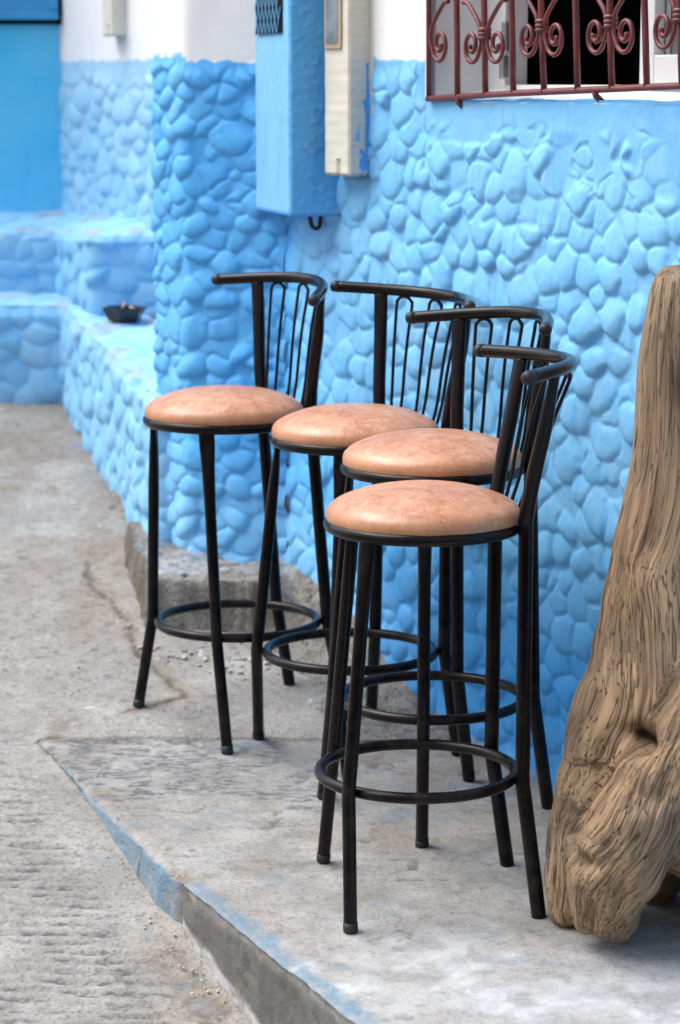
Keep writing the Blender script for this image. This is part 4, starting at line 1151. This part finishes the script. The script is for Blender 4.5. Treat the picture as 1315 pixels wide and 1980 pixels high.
grey = .35 * sstep(-.62, -.40, co[:, 2]) + sstep(.45, .75, noise3(co[:, 0] / .12, co[:, 1] / .12, co[:, 2] / .25, 21)) * .7 * sstep(.2, .8, (co[:, 0] - .55) / .15 + .5)
grey = np.maximum(grey, .75 * sstep(.55, .72, noise3(co[:, 0] / .05, co[:, 1] / .05, co[:, 2] / .07, 22)) * lower)
for k_, v_ in dict(hollow=np.maximum(hol, .25 * crk), grey=grey).items():
    me.attributes.new(k_, 'FLOAT', 'POINT').data.foreach_set('value', v_.astype(np.float32))
me.attributes.new('grain', 'FLOAT_VECTOR', 'POINT').data.foreach_set('vector', gA.astype(np.float32).ravel())
me.polygons.foreach_set('use_smooth', np.ones(len(me.polygons), bool)); me.update()
tag(raw, 'big weathered brown driftwood stump with gnarled roots leaning against the blue wall', 'driftwood')

# ------------------------------------------------------------------ loose grit and crumbs of concrete
rng = np.random.default_rng(7)
ico_v = np.array([(0, 0, 1), (.894, 0, .447), (.276, .851, .447), (-.724, .526, .447), (-.724, -.526, .447), (.276, -.851, .447),
                  (.724, .526, -.447), (-.276, .851, -.447), (-.894, 0, -.447), (-.276, -.851, -.447), (.724, -.526, -.447), (0, 0, -1)])
ico_f = [(0, 1, 2), (0, 2, 3), (0, 3, 4), (0, 4, 5), (0, 5, 1), (1, 6, 2), (2, 7, 3), (3, 8, 4), (4, 9, 5), (5, 10, 1), (6, 7, 2), (7, 8, 3), (8, 9, 4), (9, 10, 5), (10, 6, 1), (11, 7, 6), (11, 8, 7), (11, 9, 8), (11, 10, 9), (11, 6, 10)]
gs_ = Soup()
def grit(px, py, r_):
    c = ground_z(px, py)
    v = ico_v * (1 + .35 * (rng.random((12, 1)) - .5)) * r_ * np.array([1, .6 + .5 * rng.random(), .45 + .3 * rng.random()])
    a = rng.random() * 6.28; R = np.array([[math.cos(a), math.sin(a), 0], [-math.sin(a), math.cos(a), 0], [0, 0, 1]])
    gs_.add(v @ R + c + np.array([0, 0, r_ * .25]), [list(t) for t in ico_f])
def strew(n_, path, spread, r0, r1):
    path = np.array(path, float)
    for _ in range(n_):
        t = rng.random() * (len(path) - 1); i_ = int(t); p = path[i_] + (path[i_ + 1] - path[i_]) * (t - i_)
        grit(*(p + rng.normal(0, 1, 2) * spread), r0 + (r1 - r0) * rng.random() ** 3)
strew(70, [(215, 1190), (300, 1235), (420, 1245), (540, 1250), (640, 1310)], (26, 14), .002, .0085)
strew(60, [(320, 1268), (350, 1275), (450, 1280), (500, 1290)], (16, 9), .0025, .0095)
strew(60, [(300, 1790), (360, 1860), (430, 1940)], (16, 12), .0012, .0050)
strew(50, [(100, 1450), (200, 1640), (300, 1770)], (12, 8), .001, .004)
strew(40, [(330, 1690), (350, 1700)], (14, 6), .001, .004)
strew(90, [(80, 900), (150, 1150), (300, 1400), (100, 1600)], (110, 60), .001, .0042)
strew(70, [(520, 1480), (760, 1680), (900, 1760), (1000, 1860)], (120, 50), .0008, .0032)
strew(40, [(700, 1400), (900, 1530), (1060, 1600)], (40, 12), .001, .0045)
M_grit = mat_simple('pale_grit', (.54, .52, .49), .9, .2, .4, 14, 0)
gg = gs_.obj('grit', M_grit, None, smooth=False); gg['kind'] = 'stuff'
